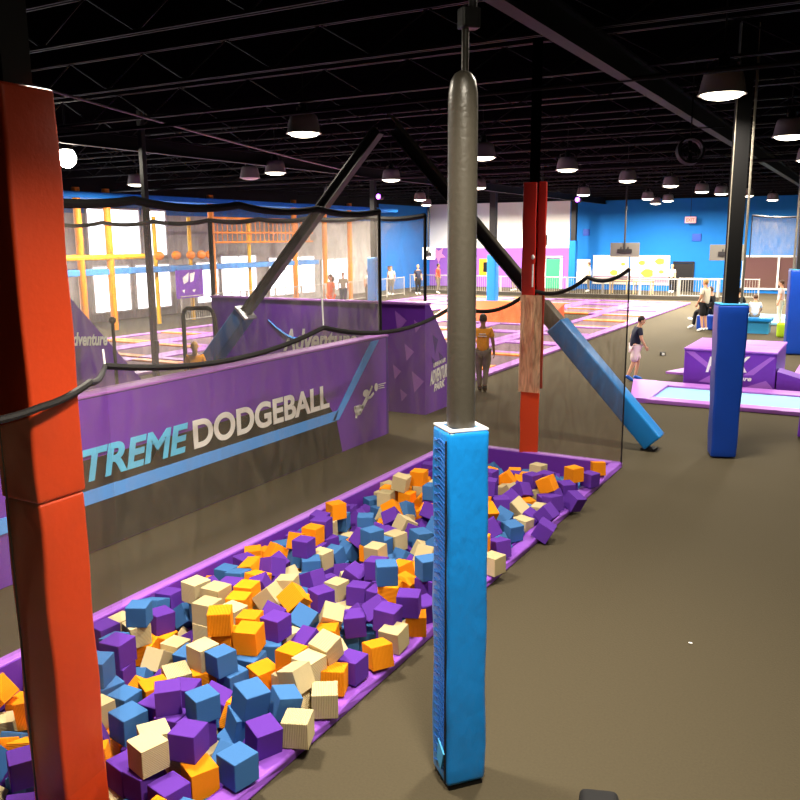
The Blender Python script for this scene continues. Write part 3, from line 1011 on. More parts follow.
W,-3.820,7.219,0.033,0.22,0.17,0.17,0.95,0.175
B,-4.923,4.172,0.098,0.07,0.69,0.72,0.04,0.168
P,-3.215,8.499,-0.235,0.58,0.40,0.58,-0.40,0.176
B,-3.152,9.490,-0.073,0.01,-0.72,0.08,-0.69,0.165
O,-3.146,2.854,0.095,0.01,-1.00,-0.01,0.05,0.172
P,-3.606,5.623,0.024,0.15,0.37,-0.19,-0.90,0.180
P,-5.207,8.342,-0.135,0.75,0.06,-0.64,-0.16,0.183
O,-3.914,3.089,0.069,0.29,-0.74,0.27,0.55,0.181
O,-3.343,7.711,0.378,0.87,0.20,0.16,0.43,0.181
P,-3.155,9.305,0.128,0.41,0.34,-0.62,0.58,0.179
P,-4.296,6.165,-0.032,0.13,0.32,0.94,0.02,0.181
P,-3.767,8.767,0.441,0.71,0.03,0.71,-0.03,0.171
P,-5.324,8.145,-0.058,0.64,0.77,-0.05,0.04,0.164
W,-4.714,8.812,0.116,0.34,-0.62,0.34,0.62,0.182
P,-3.115,5.982,0.273,0.48,-0.52,-0.48,-0.52,0.178
P,-3.162,7.683,-0.071,0.56,0.43,-0.56,0.43,0.165
W,-3.242,7.732,-0.244,0.70,0.09,0.70,-0.09,0.182
W,-4.825,8.189,-0.049,0.18,0.68,-0.39,-0.60,0.181
W,-5.114,8.755,0.110,0.65,0.00,0.00,-0.76,0.171
P,-3.598,8.358,0.464,0.44,-0.41,-0.53,0.59,0.173
P,-3.202,9.294,-0.244,0.47,0.47,-0.53,-0.53,0.172
P,-4.484,2.831,-0.134,0.63,-0.11,-0.51,-0.58,0.177
P,-3.178,10.636,-0.056,0.46,0.54,-0.41,0.57,0.167
P,-3.190,10.816,-0.416,0.07,-0.07,0.70,-0.70,0.168
W,-3.828,5.767,-0.053,0.25,-0.02,-0.01,0.97,0.179
B,-4.715,4.942,0.126,0.69,0.00,-0.01,0.72,0.171
W,-3.401,9.321,0.116,0.71,-0.05,0.71,0.05,0.179
W,-3.501,6.674,0.231,0.00,0.01,-0.42,0.91,0.174
W,-4.807,7.348,-0.067,0.03,-0.71,-0.03,-0.71,0.166
P,-3.148,3.753,0.064,0.38,-0.91,0.06,0.14,0.164
B,-4.837,7.163,-0.061,0.06,-0.02,-0.00,1.00,0.178
B,-3.111,7.501,0.144,0.22,-0.18,0.67,0.68,0.178
O,-4.556,8.587,0.059,0.14,-0.92,-0.05,0.36,0.182
O,-3.783,9.803,0.079,0.51,-0.27,-0.55,0.61,0.181
P,-5.309,7.031,-0.046,0.11,-0.70,-0.11,-0.70,0.176
P,-4.543,6.460,-0.079,0.54,0.46,-0.54,0.46,0.178
B,-3.166,9.311,-0.075,0.71,-0.02,-0.71,-0.02,0.166
O,-4.198,10.676,-0.064,0.12,-0.70,-0.12,-0.70,0.169
P,-4.714,6.589,0.090,0.67,-0.00,0.01,0.74,0.163
P,-4.993,5.330,0.096,0.19,0.06,-0.11,0.97,0.170
W,-4.490,8.060,-0.032,0.69,0.48,0.32,-0.44,0.177
P,-3.256,7.700,-0.418,0.55,0.44,-0.55,0.44,0.164
O,-3.228,10.307,-0.413,0.67,-0.67,-0.21,0.21,0.174
O,-4.522,8.409,-0.048,0.00,0.71,-0.00,0.71,0.175
W,-3.343,4.866,0.093,0.69,-0.55,-0.26,0.39,0.173
W,-3.798,9.388,0.091,0.08,-0.03,0.69,0.72,0.174
O,-5.336,6.554,-0.067,0.71,-0.01,0.02,0.71,0.167
B,-2.941,2.873,0.154,1.00,0.00,0.00,0.06,0.169
P,-4.436,4.177,-0.127,0.36,-0.52,-0.19,0.75,0.180
P,-4.137,10.507,-0.058,0.09,-0.71,-0.10,-0.70,0.165
W,-3.157,4.135,-0.075,0.49,0.49,0.51,0.51,0.171
P,-4.451,7.293,0.117,0.57,-0.00,0.00,-0.82,0.164
p,-3.441,5.200,-0.410,0.64,0.31,-0.64,0.31,0.179
B,-3.989,6.789,-0.002,0.33,-0.92,-0.17,-0.12,0.165
p,-3.711,6.735,0.050,0.23,-0.93,0.01,0.30,0.168
o,-3.222,11.234,-0.233,0.47,-0.53,-0.47,-0.53,0.171
p,-4.843,7.553,-0.099,0.67,0.18,0.70,0.15,0.170
p,-4.095,3.219,0.095,0.18,-0.29,-0.77,0.54,0.179
b,-3.183,7.263,-0.409,0.55,-0.44,0.55,0.44,0.182
b,-3.636,3.760,0.127,0.68,0.28,0.62,-0.26,0.176
p,-3.701,6.097,0.107,0.01,-0.60,0.80,-0.04,0.172
p,-5.153,7.685,0.108,0.50,0.50,0.50,0.50,0.173
o,-4.722,7.952,-0.106,0.64,0.26,0.69,0.21,0.173
w,-3.298,5.025,-0.407,0.11,-0.71,-0.11,-0.69,0.181
p,-5.334,3.424,-0.048,0.47,0.53,0.53,-0.47,0.171
p,-4.022,7.333,-0.062,0.47,-0.53,0.52,-0.48,0.170
p,-3.323,7.868,0.152,0.18,0.58,-0.39,-0.69,0.178
b,-4.172,10.083,0.022,0.33,0.17,0.29,-0.88,0.181
p,-3.876,3.420,-0.065,0.42,-0.57,0.42,0.57,0.179
b,-4.217,5.659,0.047,0.08,0.26,0.22,0.93,0.164
p,-3.178,5.411,0.104,0.21,0.21,0.67,0.67,0.170
o,-3.192,11.037,-0.125,0.03,0.06,0.37,-0.93,0.179
p,-3.159,8.706,-0.078,0.47,0.53,0.47,-0.53,0.179
b,-4.682,11.006,-0.165,0.26,-0.03,0.93,0.25,0.179
p,-3.179,5.970,-0.411,0.00,0.97,-0.22,-0.00,0.179
b,-4.001,10.679,-0.065,0.10,0.72,0.06,-0.68,0.172
p,-4.240,8.005,-0.027,0.21,-0.37,0.35,-0.83,0.173
b,-3.342,9.757,0.171,0.89,-0.39,0.22,0.11,0.169
o,-3.954,10.502,-0.052,0.54,-0.55,0.43,-0.47,0.173
p,-3.754,8.725,0.271,0.71,-0.71,0.04,-0.04,0.168
w,-4.067,6.219,0.024,0.37,0.20,-0.41,-0.81,0.181
w,-5.278,8.868,-0.062,0.71,0.71,-0.05,-0.05,0.171
b,-3.247,10.342,-0.063,0.71,-0.71,-0.05,0.05,0.178
w,-4.347,5.159,0.114,0.15,0.17,-0.68,-0.69,0.171
p,-4.649,5.822,0.016,0.52,0.41,-0.68,-0.32,0.165
o,-4.099,5.417,0.114,0.71,-0.03,-0.02,0.70,0.173
p,-3.148,9.881,0.113,0.71,0.01,-0.71,0.01,0.172
b,-3.182,9.101,-0.047,0.69,-0.16,-0.69,-0.16,0.183
p,-3.449,10.170,0.059,0.14,-0.09,0.87,-0.47,0.163
o,-3.246,9.061,-0.410,0.69,-0.14,0.69,0.14,0.181
w,-3.374,5.286,-0.231,0.10,-0.09,-0.69,0.71,0.181
w,-5.034,7.465,-0.061,0.57,0.42,-0.57,0.42,0.166
b,-3.324,5.017,-0.104,0.93,0.02,0.22,0.29,0.166
b,-4.502,6.682,-0.099,0.59,-0.48,-0.53,0.37,0.172
b,-4.424,5.983,0.022,0.28,-0.74,-0.52,0.33,0.180
b,-3.696,11.120,-0.249,0.21,0.68,0.21,-0.68,0.171
b,-3.281,8.518,-0.064,0.55,-0.44,0.55,0.44,0.167
o,-5.301,5.711,-0.078,0.00,0.88,-0.47,0.00,0.172
b,-3.172,10.103,-0.068,0.70,0.70,0.08,0.08,0.181
o,-4.922,8.930,0.012,0.55,0.26,0.79,0.07,0.168
p,-3.918,6.358,0.104,0.13,0.12,0.67,0.72,0.176
p,-3.640,3.347,-0.054,0.13,0.70,0.13,-0.70,0.170
w,-3.680,3.753,-0.054,0.68,0.02,-0.74,0.02,0.178
p,-3.704,3.975,-0.164,0.92,0.31,0.18,-0.13,0.165
o,-3.717,5.299,-0.006,0.76,-0.13,0.33,-0.55,0.170
o,-4.284,8.216,0.079,0.71,0.15,-0.68,-0.04,0.180
b,-3.440,3.031,-0.052,0.73,0.00,-0.00,-0.69,0.177
o,-4.778,6.293,-0.088,0.04,0.04,0.98,-0.20,0.179
w,-4.406,7.036,-0.054,0.37,-0.37,0.60,-0.60,0.166
o,-4.644,7.189,-0.057,0.47,-0.48,-0.53,0.51,0.179
b,-3.335,8.758,0.091,0.53,-0.51,-0.47,0.48,0.169
p,-5.109,4.987,-0.068,0.52,0.47,0.50,0.51,0.169
p,-4.188,6.800,-0.057,0.49,0.49,-0.51,-0.51,0.177
b,-5.328,7.267,-0.075,0.75,0.00,-0.00,-0.66,0.165
p,-3.752,9.596,0.057,0.04,-0.92,-0.03,-0.39,0.166
b,-4.945,7.927,-0.060,0.21,-0.53,0.02,-0.82,0.166
p,-4.456,5.592,0.079,0.84,-0.23,0.43,-0.22,0.174
b,-4.918,5.128,-0.241,0.47,0.53,0.47,-0.53,0.167
p,-5.311,3.493,-0.243,0.47,-0.51,-0.62,0.37,0.169
p,-5.331,7.957,-0.047,0.00,-0.00,-0.00,1.00,0.179
p,-3.190,4.772,0.059,0.58,0.31,0.74,-0.12,0.183
b,-3.786,5.540,-0.064,0.76,-0.60,-0.15,-0.21,0.168
p,-5.099,5.168,-0.115,0.03,0.87,-0.02,-0.49,0.176
w,-4.025,5.594,-0.060,0.65,0.27,0.65,-0.27,0.179
p,-3.981,5.851,-0.064,0.18,-0.70,0.18,0.67,0.171
b,-4.275,4.448,0.020,0.29,0.74,0.56,-0.23,0.181
w,-4.030,5.126,0.145,0.25,0.37,-0.04,-0.90,0.171
b,-3.355,5.916,-0.092,0.52,0.61,-0.39,0.46,0.170
w,-5.107,7.654,-0.065,0.70,-0.11,0.70,0.11,0.173
w,-4.716,4.281,-0.244,0.56,0.55,-0.61,-0.12,0.174
o,-3.494,6.523,0.098,0.06,-0.06,0.29,-0.95,0.178
o,-4.045,9.402,0.273,0.17,-0.17,-0.69,0.69,0.171
p,-4.044,9.672,0.055,0.39,-0.22,-0.89,0.02,0.173
p,-5.075,4.963,-0.240,0.55,0.41,-0.57,0.45,0.179
o,-4.485,4.710,-0.069,0.10,0.70,-0.10,0.70,0.165
b,-3.238,8.297,-0.075,0.69,-0.70,-0.08,0.13,0.165
o,-5.027,8.776,-0.062,0.13,-0.13,-0.70,0.69,0.171
w,-5.277,9.734,-0.065,0.10,-0.69,0.14,0.70,0.181
b,-3.150,3.969,0.077,0.78,-0.04,-0.62,0.05,0.177
w,-4.008,4.340,0.105,0.52,0.48,-0.52,0.48,0.169
o,-4.752,7.179,-0.241,0.00,-1.00,-0.04,-0.00,0.183
b,-3.220,9.084,-0.229,0.69,0.14,-0.69,0.14,0.181
p,-4.020,4.188,-0.078,0.66,0.66,0.26,0.26,0.182
b,-3.156,7.480,-0.068,0.53,-0.47,0.53,0.47,0.171
b,-3.449,10.521,-0.084,0.79,0.62,0.05,0.00,0.175
p,-4.434,5.771,-0.007,0.28,0.48,0.10,0.83,0.173
p,-3.359,5.937,0.084,0.97,0.02,0.14,0.19,0.168
p,-4.659,6.977,-0.057,0.66,-0.09,-0.73,-0.13,0.181
o,-4.888,8.070,-0.185,0.09,-0.13,-0.35,0.92,0.174
p,-3.444,8.354,0.106,0.45,-0.45,0.54,-0.54,0.180
o,-3.702,6.313,0.143,0.06,0.32,-0.22,0.92,0.180
w,-4.311,7.954,-0.216,0.25,0.43,0.75,0.44,0.171
b,-4.806,8.279,-0.211,0.42,0.70,0.12,0.57,0.171
p,-4.027,9.629,-0.192,0.92,0.03,0.39,-0.07,0.178
p,-5.300,2.449,-0.111,0.78,0.34,0.48,0.21,0.164
p,-5.147,2.330,-0.074,0.76,0.14,0.62,-0.13,0.169
b,-4.931,2.291,-0.138,0.55,0.58,0.45,-0.40,0.169
o,-4.471,2.320,-0.053,0.18,-0.68,-0.18,-0.68,0.176
p,-4.267,2.296,-0.065,0.00,-1.00,-0.08,-0.00,0.168
o,-3.852,2.508,-0.100,0.76,-0.29,0.08,0.57,0.177
w,-3.650,2.466,-0.077,0.99,-0.12,-0.04,-0.04,0.168
b,-3.148,2.446,-0.088,0.49,-0.51,-0.49,-0.51,0.167
b,-5.308,2.670,-0.075,0.52,0.48,-0.52,0.48,0.174
p,-5.080,2.524,-0.071,0.63,0.32,0.63,-0.32,0.168
o,-4.866,2.538,-0.065,0.54,0.45,-0.54,0.46,0.177
p,-4.177,2.658,-0.203,0.09,0.82,-0.03,0.56,0.167
p,-3.196,2.647,-0.070,0.46,0.67,-0.29,0.50,0.170
b,-5.172,2.839,-0.137,0.54,-0.45,0.40,-0.59,0.171
p,-3.189,2.852,-0.074,0.53,-0.52,-0.47,-0.48,0.170
b,-5.299,3.028,-0.045,0.00,0.27,0.00,-0.96,0.176
w,-4.537,3.251,-0.062,0.74,-0.08,0.66,0.01,0.180
b,-4.208,3.053,-0.073,0.08,0.70,0.08,-0.70,0.163
w,-4.025,2.826,-0.215,0.21,0.96,-0.17,-0.04,0.180
b,-3.256,3.029,-0.073,0.70,-0.07,0.70,0.07,0.169
p,-5.264,3.229,-0.053,0.70,0.10,-0.70,0.10,0.181
b,-4.803,3.397,-0.059,0.56,-0.57,0.42,-0.44,0.179
o,-4.589,3.458,-0.100,0.27,-0.57,-0.42,-0.66,0.171
b,-4.355,3.419,-0.202,0.26,-0.14,-0.03,0.95,0.179
o,-3.399,3.293,-0.054,0.10,-0.69,-0.12,-0.70,0.182
p,-5.132,3.579,-0.150,0.23,-0.29,-0.76,-0.54,0.168
p,-4.742,3.655,-0.083,0.05,-0.71,0.05,0.71,0.166
p,-4.464,3.632,-0.070,0.70,0.13,-0.70,0.13,0.183
p,-4.240,3.589,-0.064,0.67,-0.22,0.67,0.22,0.166
p,-3.958,3.612,-0.064,0.00,1.00,-0.04,-0.00,0.172
p,-3.684,3.558,-0.064,0.51,0.49,-0.51,0.49,0.182
w,-5.278,3.984,-0.051,0.44,-0.55,0.44,0.55,0.175
p,-4.919,3.836,-0.068,0.43,-0.56,0.43,0.56,0.163
p,-4.748,3.880,-0.073,0.56,-0.56,0.43,-0.43,0.180
w,-4.537,3.825,-0.055,0.00,0.65,0.76,0.00,0.175
b,-4.058,3.855,-0.066,0.00,-0.14,0.99,-0.00,0.168
p,-3.875,3.841,-0.065,0.09,-0.00,0.00,-1.00,0.171
o,-5.319,4.166,-0.063,0.47,-0.47,-0.53,0.53,0.181
p,-5.115,4.219,-0.064,0.37,-0.61,0.36,0.60,0.175
o,-4.888,4.118,-0.069,0.13,-0.23,-0.68,0.68,0.175
o,-4.241,4.295,-0.074,0.60,-0.23,0.29,0.71,0.164
b,-3.784,4.246,-0.070,0.71,-0.70,0.05,-0.08,0.174
p,-3.618,4.159,-0.065,0.41,-0.39,0.57,-0.59,0.169
p,-5.299,4.349,-0.071,0.51,-0.49,-0.51,-0.49,0.171
w,-5.116,4.494,-0.064,0.26,-0.23,0.67,-0.66,0.175
o,-3.935,4.416,-0.064,0.00,0.79,0.61,0.00,0.168
p,-3.739,4.454,-0.061,0.00,0.00,0.04,-1.00,0.180
o,-3.452,4.360,-0.064,0.60,0.37,0.60,-0.37,0.164
o,-5.300,4.663,-0.058,0.38,-0.60,0.38,0.60,0.179
p,-5.103,4.767,-0.075,0.59,0.51,-0.53,-0.34,0.179
w,-4.288,4.680,-0.066,0.48,0.48,0.51,-0.53,0.180
b,-4.000,4.610,-0.048,0.71,0.05,-0.71,0.05,0.181
w,-3.740,4.664,-0.057,0.50,0.50,0.50,-0.49,0.180
w,-3.561,4.535,-0.057,0.70,-0.00,-0.71,-0.01,0.174
o,-3.354,4.555,-0.128,0.28,-0.26,0.64,0.66,0.168
b,-5.319,4.879,-0.072,0.49,-0.52,0.45,0.53,0.179
o,-4.508,4.906,-0.056,0.60,0.38,-0.60,0.38,0.166
w,-4.283,4.928,-0.076,0.12,0.70,0.11,-0.70,0.176
p,-4.005,4.808,-0.057,0.02,0.00,-0.00,1.00,0.180
p,-3.763,4.896,-0.064,0.71,0.02,-0.71,0.02,0.170
p,-3.382,4.761,-0.101,0.23,-0.78,-0.03,-0.59,0.179
w,-5.333,5.194,-0.060,0.01,-0.71,0.01,0.71,0.167
p,-4.709,5.012,-0.049,0.76,0.00,-0.01,0.66,0.182
b,-4.519,5.103,-0.075,0.01,0.03,-0.70,-0.71,0.168
b,-4.333,5.131,-0.061,0.00,-0.03,-0.72,0.70,0.178
p,-3.855,5.154,-0.169,0.78,-0.14,-0.35,0.50,0.171
w,-5.248,5.481,-0.055,0.00,0.00,1.00,-0.00,0.181
b,-5.002,5.347,-0.072,0.48,-0.55,-0.32,-0.60,0.166
o,-4.879,5.542,-0.068,0.83,-0.01,-0.12,-0.54,0.171
p,-4.527,5.286,-0.081,0.06,-0.71,-0.00,-0.71,0.179
p,-4.348,5.355,-0.075,0.73,0.02,-0.01,-0.68,0.178
p,-4.163,5.429,-0.066,0.69,-0.71,-0.14,0.09,0.179
p,-5.097,5.714,-0.061,0.03,0.03,-0.71,-0.71,0.171
b,-4.822,5.755,-0.074,0.50,0.50,0.50,-0.50,0.174
b,-4.599,5.752,-0.164,0.11,-0.06,0.88,-0.45,0.173
p,-4.339,5.687,-0.183,0.40,-0.70,0.59,-0.09,0.167
p,-3.385,5.695,-0.079,0.70,0.08,-0.70,0.09,0.164
b,-5.292,5.996,-0.064,0.31,-0.66,0.34,0.58,0.174
p,-5.080,5.944,-0.057,0.43,-0.56,-0.43,-0.56,0.173
p,-4.780,5.940,-0.219,0.68,0.71,0.15,-0.05,0.169
p,-4.544,5.981,-0.109,0.67,0.30,0.29,0.62,0.167
b,-3.599,5.845,-0.059,0.18,-0.70,-0.17,-0.67,0.176
p,-3.165,5.939,-0.072,0.06,-0.71,-0.06,-0.70,0.172
b,-5.313,6.241,-0.060,0.12,0.70,-0.10,0.70,0.169
w,-5.147,6.190,-0.054,0.69,-0.10,-0.70,-0.13,0.177
w,-4.572,6.217,-0.073,0.37,0.00,-0.00,-0.93,0.163
b,-4.175,6.214,-0.189,0.12,-0.22,-0.16,0.95,0.171
w,-3.639,6.043,-0.056,0.55,0.47,0.50,-0.47,0.164
p,-3.385,6.120,-0.064,0.64,0.07,-0.76,0.06,0.163
p,-3.172,6.160,-0.050,0.58,0.41,-0.58,0.41,0.176
p,-5.069,6.521,-0.064,0.61,0.36,0.61,-0.36,0.167
p,-4.739,6.530,-0.076,0.32,0.31,-0.64,-0.63,0.170
p,-3.915,6.389,-0.073,0.45,0.56,0.47,-0.52,0.181
b,-3.715,6.229,-0.118,0.06,-0.74,-0.15,0.66,0.177
p,-3.372,6.308,-0.061,0.51,-0.48,0.49,0.52,0.182
p,-3.184,6.425,-0.068,0.00,-1.00,0.09,0.00,0.167
o,-4.692,6.752,-0.076,0.18,-0.68,0.18,0.68,0.165
w,-3.985,6.936,-0.170,0.57,0.29,0.23,-0.73,0.174
o,-3.343,6.678,-0.073,0.57,0.48,-0.50,0.45,0.181
w,-3.157,6.647,-0.074,0.06,1.00,-0.00,-0.06,0.174
p,-5.083,6.965,-0.060,0.56,0.54,-0.46,0.44,0.183
b,-4.856,6.985,-0.078,0.07,-0.70,0.07,0.70,0.168
o,-4.169,7.005,-0.063,0.39,0.59,0.39,-0.59,0.180
p,-3.860,7.154,-0.145,0.15,0.53,-0.19,-0.81,0.172
p,-3.625,7.128,-0.076,0.64,0.37,-0.52,-0.42,0.182
p,-3.393,6.930,-0.069,0.00,0.94,0.35,0.01,0.167
w,-3.159,7.009,-0.061,0.04,0.71,-0.04,0.71,0.180
p,-5.020,7.147,-0.066,0.47,-0.53,-0.47,-0.53,0.177
o,-4.436,7.261,-0.054,0.53,-0.46,-0.53,-0.46,0.179
p,-4.235,7.262,-0.059,0.00,-0.08,1.00,-0.00,0.174
p,-3.592,7.334,-0.102,0.65,-0.21,0.08,-0.73,0.182
o,-3.375,7.152,-0.051,0.00,0.96,-0.29,-0.00,0.178
o,-3.192,7.256,-0.056,0.64,-0.30,-0.64,-0.30,0.172
p,-5.304,7.488,-0.064,0.65,-0.27,0.65,0.27,0.164
p,-4.435,7.441,-0.158,0.00,-0.91,-0.05,0.42,0.166
b,-4.129,7.505,-0.112,0.85,0.07,-0.49,0.19,0.171
o,-3.824,7.579,-0.057,0.63,-0.45,-0.54,-0.33,0.182
p,-3.601,7.529,-0.098,0.64,-0.16,0.09,-0.75,0.177
b,-3.386,7.560,-0.145,0.65,-0.19,0.65,-0.34,0.173
o,-5.316,7.717,-0.080,0.00,0.10,-1.00,-0.00,0.176
b,-4.257,7.676,-0.071,0.62,0.25,0.71,-0.22,0.164
p,-4.150,7.855,-0.121,0.68,-0.02,-0.54,0.50,0.177
b,-3.797,7.795,-0.116,0.69,-0.68,0.22,0.12,0.178
p,-3.592,7.717,-0.098,0.36,0.45,0.53,-0.62,0.179
p,-3.361,7.922,-0.064,0.72,-0.00,0.01,0.69,0.179
w,-5.127,7.878,-0.118,0.97,0.18,-0.18,-0.02,0.176
o,-4.462,8.211,-0.127,0.70,-0.16,-0.08,-0.69,0.171
p,-4.092,8.076,-0.162,0.04,-0.51,0.23,0.82,0.171
o,-3.871,8.062,-0.067,0.10,0.70,-0.10,0.70,0.165
w,-3.657,8.133,-0.083,0.70,-0.14,0.14,-0.68,0.172
o,-3.459,8.113,-0.081,0.73,0.03,0.04,0.68,0.163
p,-4.725,8.400,-0.110,0.69,0.17,-0.59,-0.38,0.179
p,-4.305,8.426,-0.070,0.67,0.19,-0.68,0.21,0.166
p,-4.004,8.305,-0.060,0.07,0.03,0.70,0.71,0.179
p,-3.667,8.332,-0.058,0.67,0.05,0.73,-0.08,0.182
p,-3.476,8.317,-0.069,0.42,0.42,-0.57,-0.57,0.171
w,-5.035,8.570,-0.067,0.71,0.71,0.04,0.04,0.177
w,-4.835,8.622,-0.073,0.02,-0.06,0.70,-0.71,0.170
p,-4.385,8.611,-0.070,0.11,0.06,-0.70,-0.70,0.175
w,-4.178,8.599,-0.081,0.45,0.55,0.45,-0.55,0.165
p,-4.020,8.494,-0.057,0.03,-0.62,0.78,-0.03,0.175
p,-3.696,8.532,-0.079,0.10,0.70,-0.10,0.70,0.175
p,-3.484,8.529,-0.073,0.00,0.94,0.35,-0.00,0.168
p,-4.740,8.806,-0.066,0.04,0.04,0.71,0.71,0.181
o,-4.508,8.809,-0.057,0.36,0.56,0.58,-0.47,0.177
w,-4.277,8.854,-0.056,0.67,-0.23,-0.67,-0.23,0.181
p,-3.950,8.687,-0.057,0.70,-0.08,0.70,0.09,0.174
b,-3.751,8.730,-0.073,0.00,-0.64,0.77,-0.00,0.177
p,-3.354,8.740,-0.080,0.58,-0.39,0.59,0.41,0.172
w,-5.211,9.077,-0.086,0.00,-0.71,0.00,0.71,0.169
b,-4.977,9.029,-0.153,0.04,0.78,-0.46,0.42,0.179
o,-4.736,9.001,-0.071,0.55,-0.32,0.50,0.58,0.165
w,-4.532,9.125,-0.061,0.70,0.70,-0.10,-0.08,0.174
p,-4.301,9.067,-0.081,0.41,0.57,-0.41,0.57,0.168
p,-3.640,9.136,-0.056,0.52,-0.47,0.52,0.47,0.165
w,-3.395,8.986,-0.081,0.27,0.65,0.28,-0.65,0.169
o,-5.336,9.283,-0.061,1.00,-0.00,0.00,0.00,0.168
o,-5.132,9.314,-0.060,0.67,-0.14,0.71,0.14,0.175
p,-4.641,9.403,-0.067,0.71,-0.70,-0.07,0.06,0.182
o,-4.431,9.336,-0.071,0.43,-0.56,0.43,0.56,0.176
b,-4.228,9.306,-0.065,0.36,-0.61,0.36,0.61,0.165
w,-3.993,9.385,-0.079,0.19,0.68,-0.19,0.68,0.173
w,-3.645,9.310,-0.075,0.71,-0.02,-0.71,-0.02,0.172
w,-3.432,9.276,-0.058,0.50,-0.50,-0.50,0.50,0.169
o,-5.333,9.455,-0.068,0.71,-0.00,-0.71,-0.00,0.165
p,-4.458,9.574,-0.063,0.74,-0.00,-0.00,0.67,0.174
w,-4.234,9.508,-0.074,0.70,0.71,-0.06,-0.06,0.165
o,-3.822,9.489,-0.158,0.37,0.79,0.46,0.16,0.181
o,-3.587,9.597,-0.071,0.70,-0.05,0.71,0.05,0.174
b,-3.399,9.538,-0.053,0.71,-0.71,-0.05,0.05,0.181
p,-5.059,9.814,-0.071,0.57,0.42,0.57,-0.42,0.177
p,-4.718,9.876,-0.054,0.36,-0.61,-0.36,-0.61,0.180
p,-4.470,9.813,-0.073,0.29,0.64,-0.29,0.64,0.169
w,-4.214,9.706,-0.063,0.11,-0.99,-0.02,0.02,0.170
p,-3.799,9.752,-0.139,0.33,0.30,0.70,-0.56,0.178
p,-3.578,9.832,-0.071,0.38,-0.59,0.40,0.59,0.181
p,-3.380,9.824,-0.071,0.76,0.00,0.00,-0.65,0.167
p,-3.196,9.890,-0.060,0.71,-0.05,-0.71,-0.05,0.174
p,-5.322,10.149,-0.074,1.00,-0.00,-0.00,-0.07,0.174
p,-5.147,10.043,-0.078,0.05,0.63,-0.02,0.77,0.166
o,-4.577,10.052,-0.072,0.19,-0.21,-0.67,0.68,0.168
p,-3.933,10.071,-0.061,0.62,0.00,0.00,-0.78,0.178
w,-3.695,10.019,-0.066,0.71,-0.03,-0.71,-0.03,0.182
p,-3.419,10.011,-0.076,0.58,-0.40,-0.58,-0.40,0.178
p,-5.317,10.470,-0.061,0.00,1.00,-0.08,0.00,0.179
b,-5.105,10.370,-0.075,0.39,0.39,0.59,0.59,0.181
o,-4.904,10.421,-0.137,0.29,0.41,-0.45,0.73,0.166
b,-4.411,10.374,-0.065,0.70,0.06,-0.70,0.06,0.170
p,-3.878,10.247,-0.069,0.05,-0.99,0.10,0.00,0.168
w,-3.634,10.474,-0.059,0.77,-0.05,-0.01,-0.64,0.180
b,-5.285,10.650,-0.070,0.00,0.05,1.00,-0.00,0.170
w,-5.109,10.598,-0.062,0.53,-0.47,0.53,0.47,0.180
o,-4.923,10.653,-0.067,0.03,-0.00,0.71,0.70,0.163
b,-4.714,10.629,-0.126,0.66,0.71,-0.12,0.22,0.169
p,-3.671,10.649,-0.079,0.45,-0.56,0.46,0.53,0.172
p,-3.376,10.718,-0.076,0.52,0.48,-0.41,0.58,0.181
o,-5.163,11.035,-0.172,0.42,-0.77,0.42,0.21,0.165
w,-5.172,2.329,0.094,0.07,-0.60,0.79,-0.06,0.168
b,-4.969,2.294,0.040,0.53,0.56,0.46,-0.44,0.176
p,-4.523,2.324,0.124,0.34,0.62,-0.34,0.62,0.180
b,-4.244,2.476,-0.170,0.23,0.70,-0.65,-0.21,0.174
p,-4.013,2.311,-0.113,0.74,-0.59,-0.19,-0.26,0.172
p,-3.708,2.520,0.081,0.99,-0.12,-0.05,-0.12,0.172
p,-3.188,2.328,0.082,0.46,0.52,-0.48,-0.54,0.181
w,-5.127,2.510,0.097,0.00,0.82,0.57,0.00,0.168
p,-4.882,2.580,0.106,0.26,-0.66,0.26,0.66,0.165
w,-4.610,2.475,-0.155,0.71,-0.55,0.18,0.40,0.172
w,-3.145,2.677,0.090,0.38,-0.43,0.59,0.57,0.169
w,-5.011,2.833,-0.068,0.57,0.42,0.43,0.56,0.176
o,-4.657,2.642,-0.078,0.12,-0.76,-0.24,0.59,0.178
w,-5.069,3.042,-0.031,0.16,-0.93,-0.18,0.28,0.174
p,-4.172,3.012,0.099,0.35,0.61,0.35,-0.61,0.180
b,-3.998,2.945,-0.080,0.15,-0.09,-0.52,0.84,0.164
p,-4.824,3.438,0.113,0.58,-0.39,-0.60,-0.38,0.168
p,-4.622,3.490,0.061,0.55,-0.71,-0.36,0.26,0.164
o,-4.008,3.208,-0.119,0.37,-0.88,0.13,-0.26,0.171
w,-5.333,3.780,-0.094,0.58,0.45,0.41,-0.54,0.163
w,-4.965,3.603,-0.034,0.32,-0.02,-0.95,-0.01,0.171
w,-5.128,3.802,-0.092,0.55,-0.80,-0.23,0.12,0.164
b,-4.723,3.907,0.103,0.50,0.50,0.50,0.50,0.173
p,-4.149,4.035,-0.054,0.61,0.62,-0.30,-0.38,0.176
b,-3.159,4.328,0.105,0.71,-0.00,0.71,0.00,0.178
p,-4.186,4.751,0.102,0.53,0.51,-0.48,0.48,0.176
b,-4.009,4.595,0.126,0.50,0.50,0.50,-0.50,0.167
p,-3.539,4.706,0.058,0.24,0.67,-0.48,-0.52,0.176
b,-4.500,4.904,0.119,0.47,0.47,0.53,0.53,0.183
b,-4.310,4.932,0.100,0.70,0.00,-0.00,-0.71,0.176
p,-3.975,4.767,0.122,0.70,-0.02,-0.02,-0.71,0.167
o,-3.502,4.944,-0.071,0.47,-0.51,-0.70,-0.17,0.172
o,-5.115,5.165,0.074,0.70,0.13,-0.19,-0.67,0.164
p,-4.780,5.198,-0.057,0.03,-0.03,-0.71,0.71,0.165
